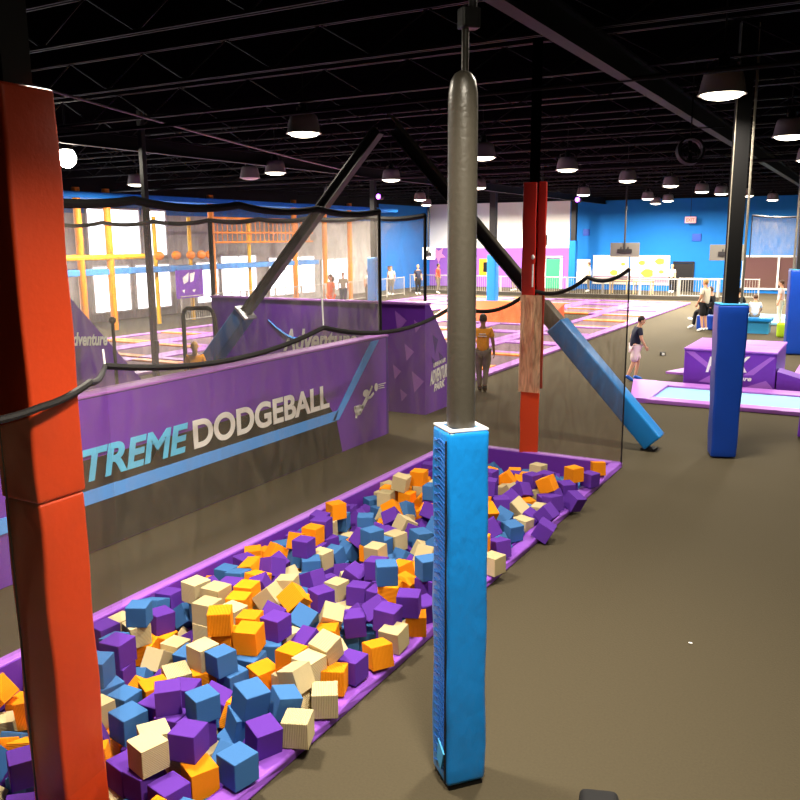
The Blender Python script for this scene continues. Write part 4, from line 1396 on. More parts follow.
w,-4.537,5.151,0.095,0.70,-0.70,-0.11,0.09,0.172
w,-4.122,5.223,-0.071,0.75,-0.24,0.61,0.02,0.182
p,-3.908,5.112,0.015,0.02,-0.40,0.12,-0.91,0.178
o,-4.760,5.387,0.031,0.27,-0.82,0.19,-0.47,0.175
p,-4.595,5.467,-0.054,0.67,-0.08,0.73,0.11,0.176
o,-4.319,5.406,0.101,0.29,-0.66,0.27,0.64,0.169
b,-3.841,5.361,-0.120,0.18,0.64,0.62,0.40,0.179
b,-3.391,5.728,0.089,0.47,-0.53,0.47,0.53,0.172
o,-4.961,6.114,-0.098,0.09,-0.95,0.19,-0.25,0.166
b,-4.212,5.874,-0.034,0.44,0.71,0.19,-0.51,0.179
p,-3.145,5.960,0.099,0.50,0.50,0.50,-0.50,0.171
b,-4.119,6.035,-0.032,0.10,-0.91,0.34,0.24,0.168
o,-3.912,6.090,-0.064,0.27,0.30,-0.63,-0.66,0.180
w,-3.485,6.092,0.086,0.51,-0.39,-0.59,-0.48,0.167
b,-3.182,6.168,0.128,1.00,-0.00,0.00,0.02,0.180
p,-4.926,6.594,0.069,0.18,0.92,-0.00,-0.34,0.179
p,-4.095,6.569,-0.195,0.34,0.39,0.44,-0.74,0.165
p,-3.887,6.578,-0.075,0.09,-0.09,-0.70,0.70,0.174
p,-3.723,6.404,-0.066,0.55,-0.44,-0.59,0.39,0.168
b,-3.322,6.338,0.117,0.01,0.09,-1.00,-0.03,0.172
p,-3.156,6.377,0.099,0.54,0.46,0.54,-0.46,0.167
o,-4.974,6.755,-0.067,0.01,-0.75,0.66,-0.01,0.177
w,-3.782,6.892,-0.037,0.72,-0.53,0.44,0.06,0.168
b,-3.327,6.706,0.106,0.49,0.46,0.52,-0.53,0.180
b,-3.151,6.818,0.060,0.15,0.66,0.69,-0.25,0.177
p,-4.954,6.939,0.100,0.53,-0.53,-0.47,-0.47,0.168
b,-4.419,7.086,0.116,0.05,-0.05,0.70,-0.71,0.173
p,-3.602,6.970,0.049,0.29,0.07,0.44,-0.85,0.178
p,-3.343,6.932,0.113,0.10,0.05,-0.65,-0.75,0.175
p,-3.177,7.053,0.115,0.10,0.10,-0.70,-0.70,0.172
p,-5.160,7.320,0.029,0.38,-0.27,-0.87,0.17,0.165
p,-3.766,7.381,-0.054,0.20,-0.12,-0.97,0.11,0.163
o,-3.506,7.273,0.069,0.30,0.45,0.33,-0.77,0.175
p,-3.342,7.176,0.121,0.62,-0.34,0.62,0.34,0.167
p,-4.629,7.488,-0.044,0.69,0.63,-0.35,0.01,0.182
p,-4.305,7.478,-0.007,0.15,-0.25,-0.93,0.23,0.166
b,-4.014,7.677,-0.027,0.75,0.31,-0.34,0.47,0.173
p,-3.754,7.610,0.108,0.62,-0.61,-0.27,0.42,0.172
p,-3.549,7.516,0.068,0.65,-0.59,-0.19,0.44,0.168
p,-3.360,7.383,-0.041,0.34,0.70,0.11,0.62,0.164
p,-4.775,7.749,-0.083,0.49,0.51,0.49,-0.51,0.167
p,-3.720,7.796,0.046,0.97,-0.02,0.21,-0.16,0.170
o,-3.535,7.726,0.070,0.12,0.81,-0.10,0.57,0.176
p,-3.344,7.693,-0.027,0.31,0.68,0.20,0.63,0.179
p,-4.290,8.177,-0.145,0.28,-0.61,0.68,0.31,0.167
p,-3.906,8.081,0.106,0.02,0.71,0.02,-0.71,0.181
b,-3.630,7.942,-0.069,0.11,0.09,0.70,0.70,0.165
p,-3.359,8.152,0.090,0.59,0.45,-0.35,-0.56,0.182
p,-4.335,8.425,0.102,0.02,-0.01,0.70,-0.72,0.181
p,-4.053,8.350,0.113,0.29,-0.24,0.65,-0.67,0.167
b,-3.681,8.300,0.125,0.67,0.31,-0.60,0.31,0.178
o,-4.259,8.629,0.097,0.69,0.67,-0.17,-0.21,0.174
o,-4.069,8.582,0.119,0.69,-0.68,0.14,-0.20,0.182
p,-3.688,8.532,0.091,0.46,-0.46,-0.53,0.53,0.166
p,-3.497,8.619,0.097,0.84,-0.00,0.00,0.54,0.172
p,-4.489,8.757,0.106,0.54,-0.45,0.60,-0.38,0.170
o,-4.270,8.835,0.120,0.00,0.71,0.00,-0.71,0.170
p,-4.051,8.861,0.044,0.52,-0.56,0.65,0.04,0.169
w,-3.746,8.713,0.101,0.47,0.53,0.47,-0.53,0.171
b,-3.540,8.820,-0.074,0.04,-0.04,-0.71,0.71,0.174
p,-3.161,8.889,-0.071,0.49,-0.45,0.57,-0.48,0.165
w,-4.769,9.210,-0.053,0.54,-0.45,0.54,0.45,0.177
p,-4.592,9.203,0.111,0.53,-0.55,-0.46,0.45,0.177
b,-4.227,9.041,0.089,0.24,-0.24,-0.67,0.67,0.172
w,-3.916,8.964,-0.063,0.29,0.27,-0.67,-0.63,0.170
p,-3.705,8.933,0.025,0.70,0.27,-0.29,0.60,0.180
w,-4.641,9.400,0.110,0.71,-0.07,0.70,0.07,0.172
w,-4.441,9.379,0.102,0.45,-0.54,-0.45,-0.54,0.168
o,-4.258,9.352,0.108,0.42,-0.42,0.57,-0.57,0.181
w,-4.055,9.407,0.097,0.53,-0.47,-0.53,-0.47,0.180
b,-3.603,9.359,0.096,0.00,0.99,-0.11,0.00,0.170
w,-4.812,9.686,-0.062,0.13,-0.92,0.29,-0.21,0.171
o,-4.482,9.567,0.111,0.52,0.48,0.52,-0.48,0.175
p,-4.259,9.578,0.109,0.93,0.02,0.05,-0.37,0.182
b,-3.925,9.590,-0.049,0.30,0.47,-0.79,-0.25,0.174
b,-3.375,9.533,0.121,0.37,-0.60,-0.37,-0.60,0.166
p,-4.913,10.002,-0.060,0.12,0.68,-0.31,0.66,0.173
b,-4.704,9.871,0.124,0.27,0.65,-0.27,0.65,0.175
b,-4.501,9.819,0.101,0.07,0.70,-0.07,0.70,0.177
p,-4.237,9.860,0.061,0.08,0.02,0.94,0.33,0.169
p,-4.013,9.872,-0.060,0.00,0.41,-0.91,-0.00,0.180
p,-3.581,9.835,0.110,0.57,-0.00,0.02,0.82,0.181
o,-4.796,10.220,-0.132,0.57,0.56,-0.61,-0.03,0.172
p,-4.396,10.004,-0.057,0.37,0.63,0.31,-0.61,0.181
p,-4.101,10.199,-0.105,0.94,0.34,-0.04,-0.04,0.177
p,-3.452,10.235,-0.119,0.63,0.38,-0.67,-0.12,0.182
p,-4.935,10.480,0.040,0.05,0.81,-0.06,-0.59,0.173
o,-4.593,10.286,-0.079,0.22,-0.77,0.60,0.07,0.173
w,-4.464,10.585,-0.146,0.17,0.73,-0.52,-0.40,0.169
b,-5.083,10.806,-0.205,0.08,-0.09,0.87,0.47,0.174
w,-4.479,2.293,0.305,0.71,0.00,-0.00,-0.71,0.181
w,-4.303,2.315,0.114,0.03,0.66,0.03,-0.75,0.169
b,-4.104,2.343,0.046,0.59,0.28,0.35,0.67,0.169
b,-3.018,2.485,0.157,0.15,-0.00,-0.00,0.99,0.175
w,-5.041,2.690,0.079,0.71,0.34,0.61,0.10,0.163
w,-4.767,2.287,-0.072,0.44,0.43,-0.56,0.55,0.170
o,-4.461,2.564,0.034,0.91,-0.02,0.33,0.26,0.164
b,-4.809,2.847,-0.083,0.16,0.02,0.60,-0.78,0.170
o,-4.667,2.471,0.055,0.86,0.19,-0.01,-0.47,0.174
b,-5.178,2.927,0.097,0.47,0.74,0.44,-0.20,0.179
b,-4.336,3.151,0.079,0.25,-0.21,0.13,0.94,0.168
b,-3.820,3.171,-0.105,0.01,0.29,0.70,-0.66,0.174
b,-4.800,3.471,0.282,0.04,0.71,0.02,-0.70,0.172
p,-4.255,3.290,-0.057,0.37,-0.33,0.59,-0.64,0.165
w,-4.919,3.793,0.098,1.00,0.00,-0.01,-0.03,0.166
b,-4.728,3.691,0.096,0.01,-0.55,0.84,0.04,0.174
b,-4.364,3.974,-0.103,0.20,0.73,-0.60,0.25,0.171
o,-3.344,3.991,-0.044,0.66,-0.34,0.61,-0.27,0.166
w,-4.128,5.022,-0.013,0.02,0.66,0.24,0.71,0.176
w,-3.626,5.133,-0.079,0.01,0.06,-0.69,-0.72,0.165
p,-4.867,5.140,0.115,0.64,0.55,0.32,0.43,0.174
p,-4.863,5.951,-0.019,0.62,-0.21,0.47,-0.60,0.171
o,-3.150,6.225,0.303,0.71,-0.01,0.71,0.01,0.170
w,-4.095,6.393,-0.107,0.21,0.71,0.63,-0.24,0.171
p,-3.717,6.549,0.043,0.63,0.36,0.18,0.67,0.164
p,-3.544,6.313,0.062,0.40,0.85,0.16,-0.29,0.165
w,-3.126,6.401,0.264,0.03,0.03,0.71,0.71,0.164
o,-3.563,6.586,-0.079,0.02,-0.65,0.69,0.33,0.171
o,-3.143,6.584,0.109,0.70,0.00,0.09,0.71,0.175
b,-3.638,7.168,0.136,0.09,-0.54,-0.64,-0.54,0.164
o,-3.530,6.835,0.143,0.42,-0.88,0.15,0.15,0.166
w,-3.317,6.887,0.283,0.02,-0.08,0.75,-0.65,0.177
o,-3.140,7.115,0.285,0.53,-0.53,0.46,-0.46,0.168
w,-3.658,7.382,0.185,0.54,-0.03,-0.66,0.52,0.174
o,-3.379,7.241,0.292,0.70,-0.70,0.10,-0.10,0.176
p,-4.524,7.645,-0.067,0.19,0.19,0.68,0.68,0.182
p,-3.685,7.645,0.268,0.59,-0.23,0.74,0.22,0.172
b,-3.489,7.534,0.226,0.20,0.04,-0.65,0.73,0.171
b,-3.330,7.503,0.079,0.15,0.61,-0.29,-0.72,0.175
p,-4.387,7.821,-0.064,0.33,0.81,-0.09,0.49,0.180
p,-4.166,8.040,0.169,0.37,-0.53,-0.33,0.68,0.173
p,-3.936,7.891,-0.014,0.03,-0.45,0.07,0.89,0.163
p,-3.528,7.770,0.259,0.20,0.43,0.67,0.58,0.182
b,-3.932,8.057,0.288,0.20,-0.20,-0.68,0.68,0.182
p,-3.532,7.995,0.104,0.69,0.68,-0.21,-0.16,0.167
b,-4.338,8.412,0.280,0.48,0.51,-0.48,0.53,0.174
w,-3.889,8.274,0.239,0.48,-0.18,0.56,0.65,0.164
o,-3.644,8.322,0.297,0.61,-0.41,-0.58,-0.35,0.172
w,-4.353,8.597,0.279,0.49,0.53,-0.47,-0.51,0.175
b,-4.158,8.486,0.280,0.04,-0.10,0.63,0.77,0.165
p,-3.875,8.486,0.186,0.23,-0.90,0.04,0.37,0.174
o,-4.455,8.941,0.087,0.61,-0.41,-0.53,0.42,0.163
b,-4.284,8.883,0.296,0.69,-0.16,0.69,0.16,0.183
w,-4.043,8.978,0.192,0.34,-0.10,-0.31,-0.88,0.180
b,-4.588,9.174,0.283,0.01,1.00,0.07,0.01,0.166
p,-4.387,9.157,0.103,0.17,0.75,-0.17,0.61,0.168
p,-4.036,9.186,0.089,0.72,-0.44,-0.07,-0.53,0.182
p,-3.853,9.180,-0.112,0.80,0.27,0.01,0.54,0.173
o,-4.963,9.443,-0.012,0.29,0.48,-0.49,0.67,0.182
p,-4.487,9.388,0.282,0.00,1.00,0.05,-0.04,0.179
o,-4.256,9.323,0.287,0.41,-0.41,-0.57,0.57,0.177
w,-5.100,9.622,-0.079,0.55,-0.52,0.45,-0.47,0.164
p,-4.950,9.647,0.061,0.07,0.25,0.05,-0.97,0.183
w,-4.491,9.597,0.283,0.08,0.70,-0.08,0.70,0.168
b,-4.252,9.563,0.285,0.55,-0.47,-0.49,0.49,0.173
p,-5.105,9.812,0.107,0.63,0.01,0.01,0.77,0.173
w,-4.769,10.111,0.046,0.84,-0.51,0.16,-0.14,0.176
o,-4.488,9.784,0.273,0.69,-0.69,0.15,-0.15,0.169
o,-4.961,10.227,0.034,0.33,-0.03,-0.86,-0.39,0.176
p,-4.720,10.449,-0.019,0.14,0.18,0.42,-0.88,0.172
w,-3.215,2.316,0.261,0.04,-0.61,0.79,0.04,0.176
p,-3.372,4.189,-0.069,0.04,0.04,-0.71,-0.71,0.165
p,-3.284,6.906,0.458,0.67,-0.10,0.71,0.21,0.170
b,-3.118,6.889,0.215,0.74,-0.26,-0.13,-0.60,0.166
o,-3.360,7.212,0.463,0.67,0.24,-0.67,0.24,0.166
b,-3.395,7.468,0.375,0.10,-0.82,-0.12,-0.56,0.164
b,-3.925,7.736,0.121,0.25,0.96,-0.00,-0.15,0.173
p,-3.690,8.021,0.250,0.04,0.91,-0.34,0.24,0.180
o,-3.974,8.752,0.201,0.50,0.70,-0.51,0.04,0.165
p,-3.556,9.623,0.142,0.16,0.13,0.10,0.97,0.164
p,-3.037,5.748,0.178,0.84,0.06,0.04,0.53,0.175"""
FM = dict(O=M['foamO'], W=M['foamW'], B=M['foamB'], P=M['foamP'])
CN = dict(O='orange', W='beige', B='blue', P='purple')
unit = {}
for k in 'OWBP':
    b = bmesh.new()
    box(b, (0, 0, 0), (1, 1, 1), .035, 2)
    me = bpy.data.meshes.new('foam_cube_' + CN[k])
    b.to_mesh(me); b.free()
    me.materials.append(FM[k])
    unit[k] = me
rows = [r.split(',') for r in CUBES.split()]
shown = [r for r in rows if r[0].isupper()]
def zone(x, y, z):
    if x > -3.0:
        return 'resting on the foam pit right rim, ' + ('before' if y < 4.2 else 'behind') + ' the blue column'
    if y < 3.7:
        a = 'at the pit near end'
    elif y < 5.2:
        a = 'in the pit before the blue column'
    elif y < 7.0:
        a = 'in the pit behind the blue column'
    elif y < 9.2:
        a = 'halfway down the pit'
    else:
        a = 'at the pit far end'
    s = 'left edge' if x < -4.85 else 'right edge' if x > -3.6 else 'left of middle' if x < -4.25 else 'right of middle'
    return a + ', ' + s
cells = {}
for r in shown:
    x, y, z = map(float, r[1:4])
    cells.setdefault((r[0], zone(x, y, z)), []).append((y, r))
ORD = ['nearest', 'second nearest', 'third nearest', 'fourth nearest', 'fifth nearest', 'sixth nearest', 'seventh nearest', 'eighth nearest', 'ninth nearest', 'tenth nearest', 'eleventh nearest', 'twelfth nearest', 'thirteenth nearest', 'fourteenth nearest', 'fifteenth nearest', 'sixteenth nearest', 'seventeenth nearest', 'eighteenth nearest']
for (k, zn), lst in cells.items():
    lst.sort(key=lambda q: q[0])
    for i, (y, r) in enumerate(lst):
        o = bpy.data.objects.new('foam_cube', unit[k])
        COL.objects.link(o)
        o.location = tuple(map(float, r[1:4]))
        o.rotation_mode = 'QUATERNION'
        o.rotation_quaternion = tuple(map(float, r[4:8]))
        s = float(r[8])
        o.scale = (s, s, s)
        w = '' if len(lst) == 1 else 'farthest ' if (i == len(lst) - 1) else ORD[min(i, 17)] + ' '
        tag(o, '%s%s foam cube %s' % (w, CN[k], zn), 'foam cube', 'foam cubes in the pit')
bmf = bmesh.new()
mi = {'o': 0, 'w': 1, 'b': 2, 'p': 3}
for r in rows:
    if r[0].islower():
        v0 = len(bmf.verts)
        f0 = len(bmf.faces)
        s = float(r[8])
        mm = Matrix.Translation(tuple(map(float, r[1:4]))) @ Quaternion(tuple(map(float, r[4:8]))).to_matrix().to_4x4()
        box(bmf, (0, 0, 0), (s, s, s), .006, 1, Mx=mm)
        bmf.faces.ensure_lookup_table()
        for f in bmf.faces[f0:]:
            f.material_index = mi[r[0]]
o = build('foam_cubes', bmf, [FM['O'], FM['W'], FM['B'], FM['P']])
o['kind'] = 'stuff'
tag(o, 'mixed foam cubes buried under the top layer of the foam pit', 'foam cubes')

# ================================================================= DODGEBALL COURT
WX = -6.88
t = thing('padded_wall', 'low purple and black padded dodgeball wall with TREME DODGEBALL lettering behind the foam pit', 'wall', (WX, 7.5, 0))
def wall_poly(name, yz, m, depth, x0=0.0):
    b = bmesh.new()
    prism(b, [(x0, y - 7.5, z) for y, z in yz], (depth, 0, 0))
    return build(name, b, m, t)
H = 1.63
b = bmesh.new(); box(b, (-.13, -.1 + .0, H / 2), (.24, 8.8, H), .02, 2); build('wall_core', b, M['purpd'], t)
b = bmesh.new(); box(b, (-.13, -.1, H + .015), (.26, 8.8, .03), .01, 2); build('top_trim', b, M['lilacl'], t)
y0, y1 = 3.0, 11.7
wall_poly('purple_panel', [(y0, .01), (y1, .01), (y1, H - .01), (y0, H - .01)], M['purple'], .012, -.012)
wall_poly('black_panel', [(5.05, .02), (10.35, .02), (10.2, .57), (9.85, 1.0), (5.05, 1.0)], M['bannerblack'], .01)
wall_poly('stripe', [(4.9, .53), (10.16, .53), (10.26, .68), (4.9, .68)], M['stripe'], .012, .006)
wall_poly('stripe', [(10.1, .55), (10.26, .53), (11.46, H - .02), (11.22, H - .02)], M['stripe'], .012, .006)
wall_poly('stripe', [(3.0, .53), (4.9, .53), (4.9, .68), (3.0, .68)], M['stripe'], .012, .006)
lettering('lettering', 'TREME', 1.52, .34, (.012, 5.58 - 7.5, .77), (0, 1, 0), (0, 0, 1), M['textblue'], t, .030, .22)
lettering('lettering', 'EX', .55, .30, (.012, 4.98 - 7.5, .77), (0, 1, 0), (0, 0, 1), M['textblue'], t, .030, .22)
lettering('lettering', 'DODGEBALL', 2.84, .35, (.012, 7.18 - 7.5, .765), (0, 1, 0), (0, 0, 1), M['textwhite'], t, .028, 0)
# white diving thrower with ball (emblem)
e = bmesh.new()
def EP(px, py):   # emblem design coordinates -> wall plane
    return (.014, px, py)
def strip(pts, r):
    for a, c in zip(pts, pts[1:]):
        va, vc = Vector(EP(*a)), Vector(EP(*c))
        d = (vc - va).normalized()
        s = Vector((0, -d.z, d.y)) * r
        prism(e, [va + s - d * r * .6, va - s - d * r * .6, vc - s + d * r * .6, vc + s + d * r * .6], (.008, 0, 0))
def disc(c, r, ry=None):
    prism(e, [EP(c[0] + r * math.cos(a * PI / 9), c[1] + (ry or r) * math.sin(a * PI / 9)) for a in range(18)], (.008, 0, 0))
disc((3.541, .812), .085, .058)
disc((3.854, .86), .05, .066)
strip([(3.575, .735), (3.431, .604)], .036)
strip([(3.57, .72), (3.684, .729), (3.766, .773)], .020)
strip([(3.61, .77), (3.695, .848), (3.728, .889)], .018)
strip([(3.44, .61), (3.35, .632), (3.215, .636)], .026)
strip([(3.215, .636), (3.235, .575)], .024)
strip([(3.42, .60), (3.36, .53), (3.255, .53)], .028)
strip([(3.26, .535), (3.243, .478)], .022)
disc((3.30, .588), .06, .03)
strip([(3.932, .889), (4.15, .884)], .005)
strip([(3.931, .861), (4.098, .852)], .005)
strip([(3.93, .828), (4.111, .816)], .005)
build('emblem', e, M['textwhite'], t)

# slanted end walls (triangular in section) of the courts
def slant(name, x0, x1, y, zt, run, label):
    tt = thing(name, label, 'slanted wall', ((x0 + x1) / 2, y, 0))
    w = (x1 - x0) / 2
    b = bmesh.new()
    prism(b, [(-w, 0, 0), (-w, run, 0), (-w, .18, zt), (-w, 0, zt)], (2 * w, 0, 0))
    build('wall_pad', b, M['purple'], tt)
    b = bmesh.new()
    box(b, (0, .09, zt + .015), (2 * w + .04, .24, .04), .01)
    build('top_trim', b, M['lilacl'], tt)
    return tt, w
tt, w = slant('slanted_wall', -12.1, -7.05, 13.4, 2.02, 2.0, 'purple slanted court wall with white Adventure lettering behind the dodgeball wall')
lettering('lettering', 'Adventure', 1.75, .45, (-10.25 + 9.575, -.012, 1.0), (1, 0, .05), (0, 0, 1), M['textwhite'], tt, .025, .25)
lettering('lettering', 'Park', .7, .3, (-9.6 + 9.575, -.012, .6), (1, 0, .05), (0, 0, 1), M['textwhite'], tt, .02, .25)
b = bmesh.new()
tube(b, [(-1.05 + .75 * f, -.008, 1.62 - .36 * math.sin(f * PI * .5) - .0 * f) for f in [i / 10 for i in range(11)]], [.008 + .03 * (i / 10) for i in range(11)], 6)
build('swoosh', b, M['stripe'], tt)
lettering('logo', 'ADVENTURE', .78, .26, (w + .006, .18, .52), (0, 1, .1), (0, 0, 1), M['textwhite'], tt, .03, .3)
lettering('logo', 'PARK', .45, .14, (w + .006, .34, .38), (0, 1, .1), (0, 0, 1), M['textwhite'], tt, .03, .2)
lettering('logo', 'URBAN AIR', .5, .08, (w + .006, .32, .84), (0, 1, .1), (0, 0, 1), M['textwhite'], tt, .02, .2)
b = bmesh.new()
for (y_, z_, a, s_) in ((.3, 1.45, .3, .35), (.55, 1.1, -.5, .3), (.25, 1.05, .9, .25), (.9, .35, .2, .3)):
    prism(b, [(w + .002, y_, z_), (w + .002, y_ + s_ * .6, z_ - .1), (w + .002, y_ + .1, z_ - s_)], (.003, 0, 0))
build('facet_print', b, M['purpd'], tt)
b = bmesh.new()
for (x_, z_, s_) in ((1.9, 1.9, .5), (2.1, 1.3, .4), (2.25, .8, .5), (1.85, .9, .35), (2.3, 1.75, .3), (2.0, .45, .3)):
    prism(b, [(x_, -.003, z_), (x_ + s_ * .5, -.003, z_ - s_ * .35), (x_ + s_ * .1, -.003, z_ - s_ * .8)], (0, .002, 0))
build('facet_print', b, M['lilac'], tt)
tt, w = slant('slanted_wall', -18.0, -12.1, 9.62, 2.3, 2.25, 'purple slanted court wall at the left beside the near red column')
lettering('logo', 'Adventure', .92, .24, (w + .006, .05, 1.42), (0, 1, -.1), (0, 0, 1), M['textwhite'], tt, .03, .3)

# nets of the court
def bignet(name, label, p, q, zb, zt, m, peaks=4, sag=.07, group='court nets'):
    """upright net between plan points p and q, drooping between hangers"""
    p, q = Vector((*p, zt)), Vector((*q, zt))
    tops = []
    for k in range(peaks):
        c = cat_curve(p.lerp(q, k / peaks), p.lerp(q, (k + 1) / peaks), sag, 8)
        tops += c if k == 0 else c[1:]
    tt = thing(name, label, 'net', (p.x, p.y, 0), 0, group)
    off = Vector((p.x, p.y, 0))
    tops = [v - off for v in tops]
    b = bmesh.new(); sheet(b, tops, zb, .0); build('mesh', b, m, tt)
    b = bmesh.new(); tube(b, tops, .045, 8); build('top_rope', b, M['rope'], tt)
    b = bmesh.new(); tube(b, [tops[0], (tops[0].x, tops[0].y, zb)], .03, 6); build('side_rope', b, M['rope'], tt)
    b = bmesh.new(); tube(b, [tops[-1], (tops[-1].x, tops[-1].y, zb)], .03, 6); build('side_rope', b, M['rope'], tt)
    return tt
bignet('court_net', 'tall dark net standing over the dodgeball wall with black top rope', (-6.95, 3.2), (-6.95, 11.65), 1.68, 3.62, M['netfar'], 5, .06)
bignet('court_net', 'tall net over the slanted Adventure wall behind the dodgeball court', (-12.1, 13.5), (-7.1, 13.5), 2.08, 3.6, M['netfar'], 4, .05)
bignet('court_net', 'tall net left of the Adventure wall, behind the doorway frame', (-18.5, 13.5), (-12.15, 13.5), .02, 3.6, M['netfar'], 4, .06)
# arched black opening frame beside the slanted wall
t = thing('net_doorway', 'black arched doorway frame of the court net, left of the Adventure wall', 'doorway', (-12.45, 13.35, 0))
b = bmesh.new(); tube(b, [(-.42, 0, 0), (-.42, 0, 1.62), (-.38, 0, 1.72), (-.3, 0, 1.77), (.28, 0, 1.8), (.4, 0, 1.74), (.46, 0, 1.6), (.58, 0, 0)], .045, 8); build('frame', b, M['rope'], t)

# ================================================================= PADDED COLUMNS AND POLES
def column_pad(b, sx, sy, z0, z1, taper=0.0, bev=.025, seg=16, wob=.004):
    b2 = bmesh.new()
    box(b2, (0, 0, (z0 + z1) / 2), (sx, sy, z1 - z0), bev, 3)
    bmesh.ops.subdivide_edges(b2, edges=[e for e in b2.edges if abs(e.verts[0].co.z - e.verts[1].co.z) > .5], cuts=seg)
    for v in b2.verts:
        f = (v.co.z - z0) / (z1 - z0)
        k = 1 + taper * f
        v.co.x = v.co.x * k + wob * math.sin(v.co.z * 9 + v.co.y * 8)
        v.co.y = v.co.y * k + wob * math.sin(v.co.z * 7 + v.co.x * 9 + 1)
    me = bpy.data.meshes.new('t'); b2.to_mesh(me); b2.free(); b.from_mesh(me); bpy.data.meshes.remove(me)

# near red column
t = thing('padded_column', 'tall orange-red padded square column at the left edge, nearest the camera', 'column', (-3.75, 2.79, 0))
b = bmesh.new(); box(b, (0, 0, 2.55), (.16, .16, 6.9)); build('steel_post', b, M['black'], t)
b = bmesh.new(); column_pad(b, .285, .285, -.45, 1.88, 0.0, .02); build('lower_pad', b, M['red'], t, True)
b = bmesh.new(); column_pad(b, .30, .30, 1.885, 3.93, .02, .02); build('upper_pad', b, M['red'], t, True)
b = bmesh.new(); box(b, (-.1, -.151, 1.7), (.008, .008, 4.3)); build('seam', b, M['seam'], t)

# centre pole with blue pad
CX, CY = -1.948, 4.128
RZ = math.radians(49)
t = thing('padded_column', 'round grey pole with bright blue laced pad round its base, centre foreground', 'column', (CX, CY, 0), RZ)
b = bmesh.new()
lathe(b, [(0.0, 4.045), (.02, 4.045), (.045, 4.03), (.066, 3.995), (.0765, 3.93), (.078, 3.86), (.078, 3.5), (.079, 2.0)], n=32)
build('pole_sleeve', b, M['steel'], t, True)
b = bmesh.new(); tube(b, [(0, 0, 0), (0, 0, 2.3)], .075, 24); tube(b, [(.01, 0, 4.0), (.01, 0, 4.26)], .019, 12); build('pole', b, M['steel'], t, True)
b = bmesh.new(); box(b, (.03, 0, 4.30), (.10, .08, .10), .01); tube(b, [(.05, 0, 4.3), (.05, 0, 6.1)], .022, 12); build('hanger', b, M['steeld'], t)
PS = .247
b = bmesh.new(); column_pad(b, PS, PS, .03, 2.17, 0.0, .03, 26, .004); build('pad', b, M['bluewrinkle'], t, True)
b = bmesh.new()
for s in ((0, -.100, 2.172, .235, .036), (0, .100, 2.172, .235, .036), (-.100, 0, 2.172, .036, .17), (.100, 0, 2.172, .036, .17)):
    box(b, s[:3], (s[3], s[4], .012), .004)
build('pale_top_edge', b, M['hemglare'], t)  # bright highlight along the pad's top edge, painted in as white strips
b = bmesh.new(); box(b, (0, 0, .015), (.22, .22, .03), .008); build('base_plate', b, M['black'], t)
b = bmesh.new(); tube(b, [(-PS / 2 - .004, -PS / 2 + .028, .05), (-PS / 2 - .004, -PS / 2 + .028, 2.12)], .006, 6); build('seam', b, M['seam'], t)
b = bmesh.new()
k = 0
z = .12
while z < 2.1:
    tube(b, [(-PS / 2 - .004, -PS / 2 + .04, z), (-PS / 2 - .009, -.02, z + .022), (-PS / 2 - .004, PS / 2 - .05, z + .03 if k % 2 else z - .012)], .0045, 5)
    z += .026
    k += 1
build('lacing', b, M['lace'], t)
b = bmesh.new()
prism(b, [(-PS / 2 - .006, -.1, .24), (-PS / 2 - .006, -.02, .30), (-PS / 2 - .006, .0, .16), (-PS / 2 - .006, -.06, .12)], (-.012, 0, 0)); build('torn_flap', b, M['bluelt'], t)

# far red column at the end of the pit
t = thing('padded_column', 'red padded column rising from the far rim of the foam pit', 'column', (-4.33, 11.56, .03), math.radians(20))
b = bmesh.new(); box(b, (0, 0, 3.05), (.14, .14, 6.0)); build('steel_post', b, M['ceil'], t)
b = bmesh.new(); column_pad(b, .27, .27, .02, 1.0, 0, .02); build('lower_pad', b, M['red'], t, True)
b = bmesh.new(); column_pad(b, .19, .29, 1.0, 3.93, 0, .02); xform(b, 0, Matrix.Translation((-.06, 0, 0))); build('upper_pad', b, M['redd'], t, True)
b = bmesh.new(); column_pad(b, .12, .25, 1.0, 3.94, 0, .02); xform(b, 0, Matrix.Translation((.115, .01, 0))); build('upper_pad', b, M['redd'], t, True)
b = bmesh.new(); tube(b, [(-.0, -.16, 2.48), (-.0, -.16, 2.8)], .012, 6); ell(b, (0, -.165, 2.9), (.025, .02, .035)); build('net_tie', b, M['white'], t)

# right blue column
t = thing('padded_column', 'royal blue padded column with black steel post at the right', 'column', (-1.79, 12.83, 0), math.radians(20))
b = bmesh.new(); box(b, (-.02, 0, 3.05), (.19, .19, 6.0)); build('steel_post', b, M['matteblack'], t)
b = bmesh.new(); tube(b, [(-.125, -.1, 2.2), (-.125, -.1, 6)], .008, 8); tube(b, [(.10, -.12, 2.2), (.10, -.12, 6)], .008, 8); tube(b, [(.13, -.06, 2.2), (.13, -.06, 5.6)], .01, 8); build('conduit', b, M['beamlight'], t)
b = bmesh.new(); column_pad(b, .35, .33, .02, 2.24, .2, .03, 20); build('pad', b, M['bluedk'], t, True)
b = bmesh.new(); box(b, (0, 0, 2.25), (.40, .38, .02), .008); build('pale_top_edge', b, M['bluelt'], t)

# far right blue column
t = thing('padded_column', 'royal blue padded column cut by the right edge, behind the purple box', 'column', (-1.72, 25.3, 0), math.radians(12))
b = bmesh.new(); box(b, (-.1, 0, 3.05), (.26, .24, 6.0)); build('steel_post', b, M['steeld'], t)
b = bmesh.new(); tube(b, [(-.3, -.1, 2.2), (-.3, -.1, 6)], .03, 8); build('conduit', b, M['beamlight'], t)
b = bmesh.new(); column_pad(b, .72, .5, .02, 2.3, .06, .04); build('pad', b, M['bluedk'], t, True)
b = bmesh.new(); box(b, (0, 0, 2.31), (.74, .5, .02), .008); build('pale_top_edge', b, M['bluelt'], t)
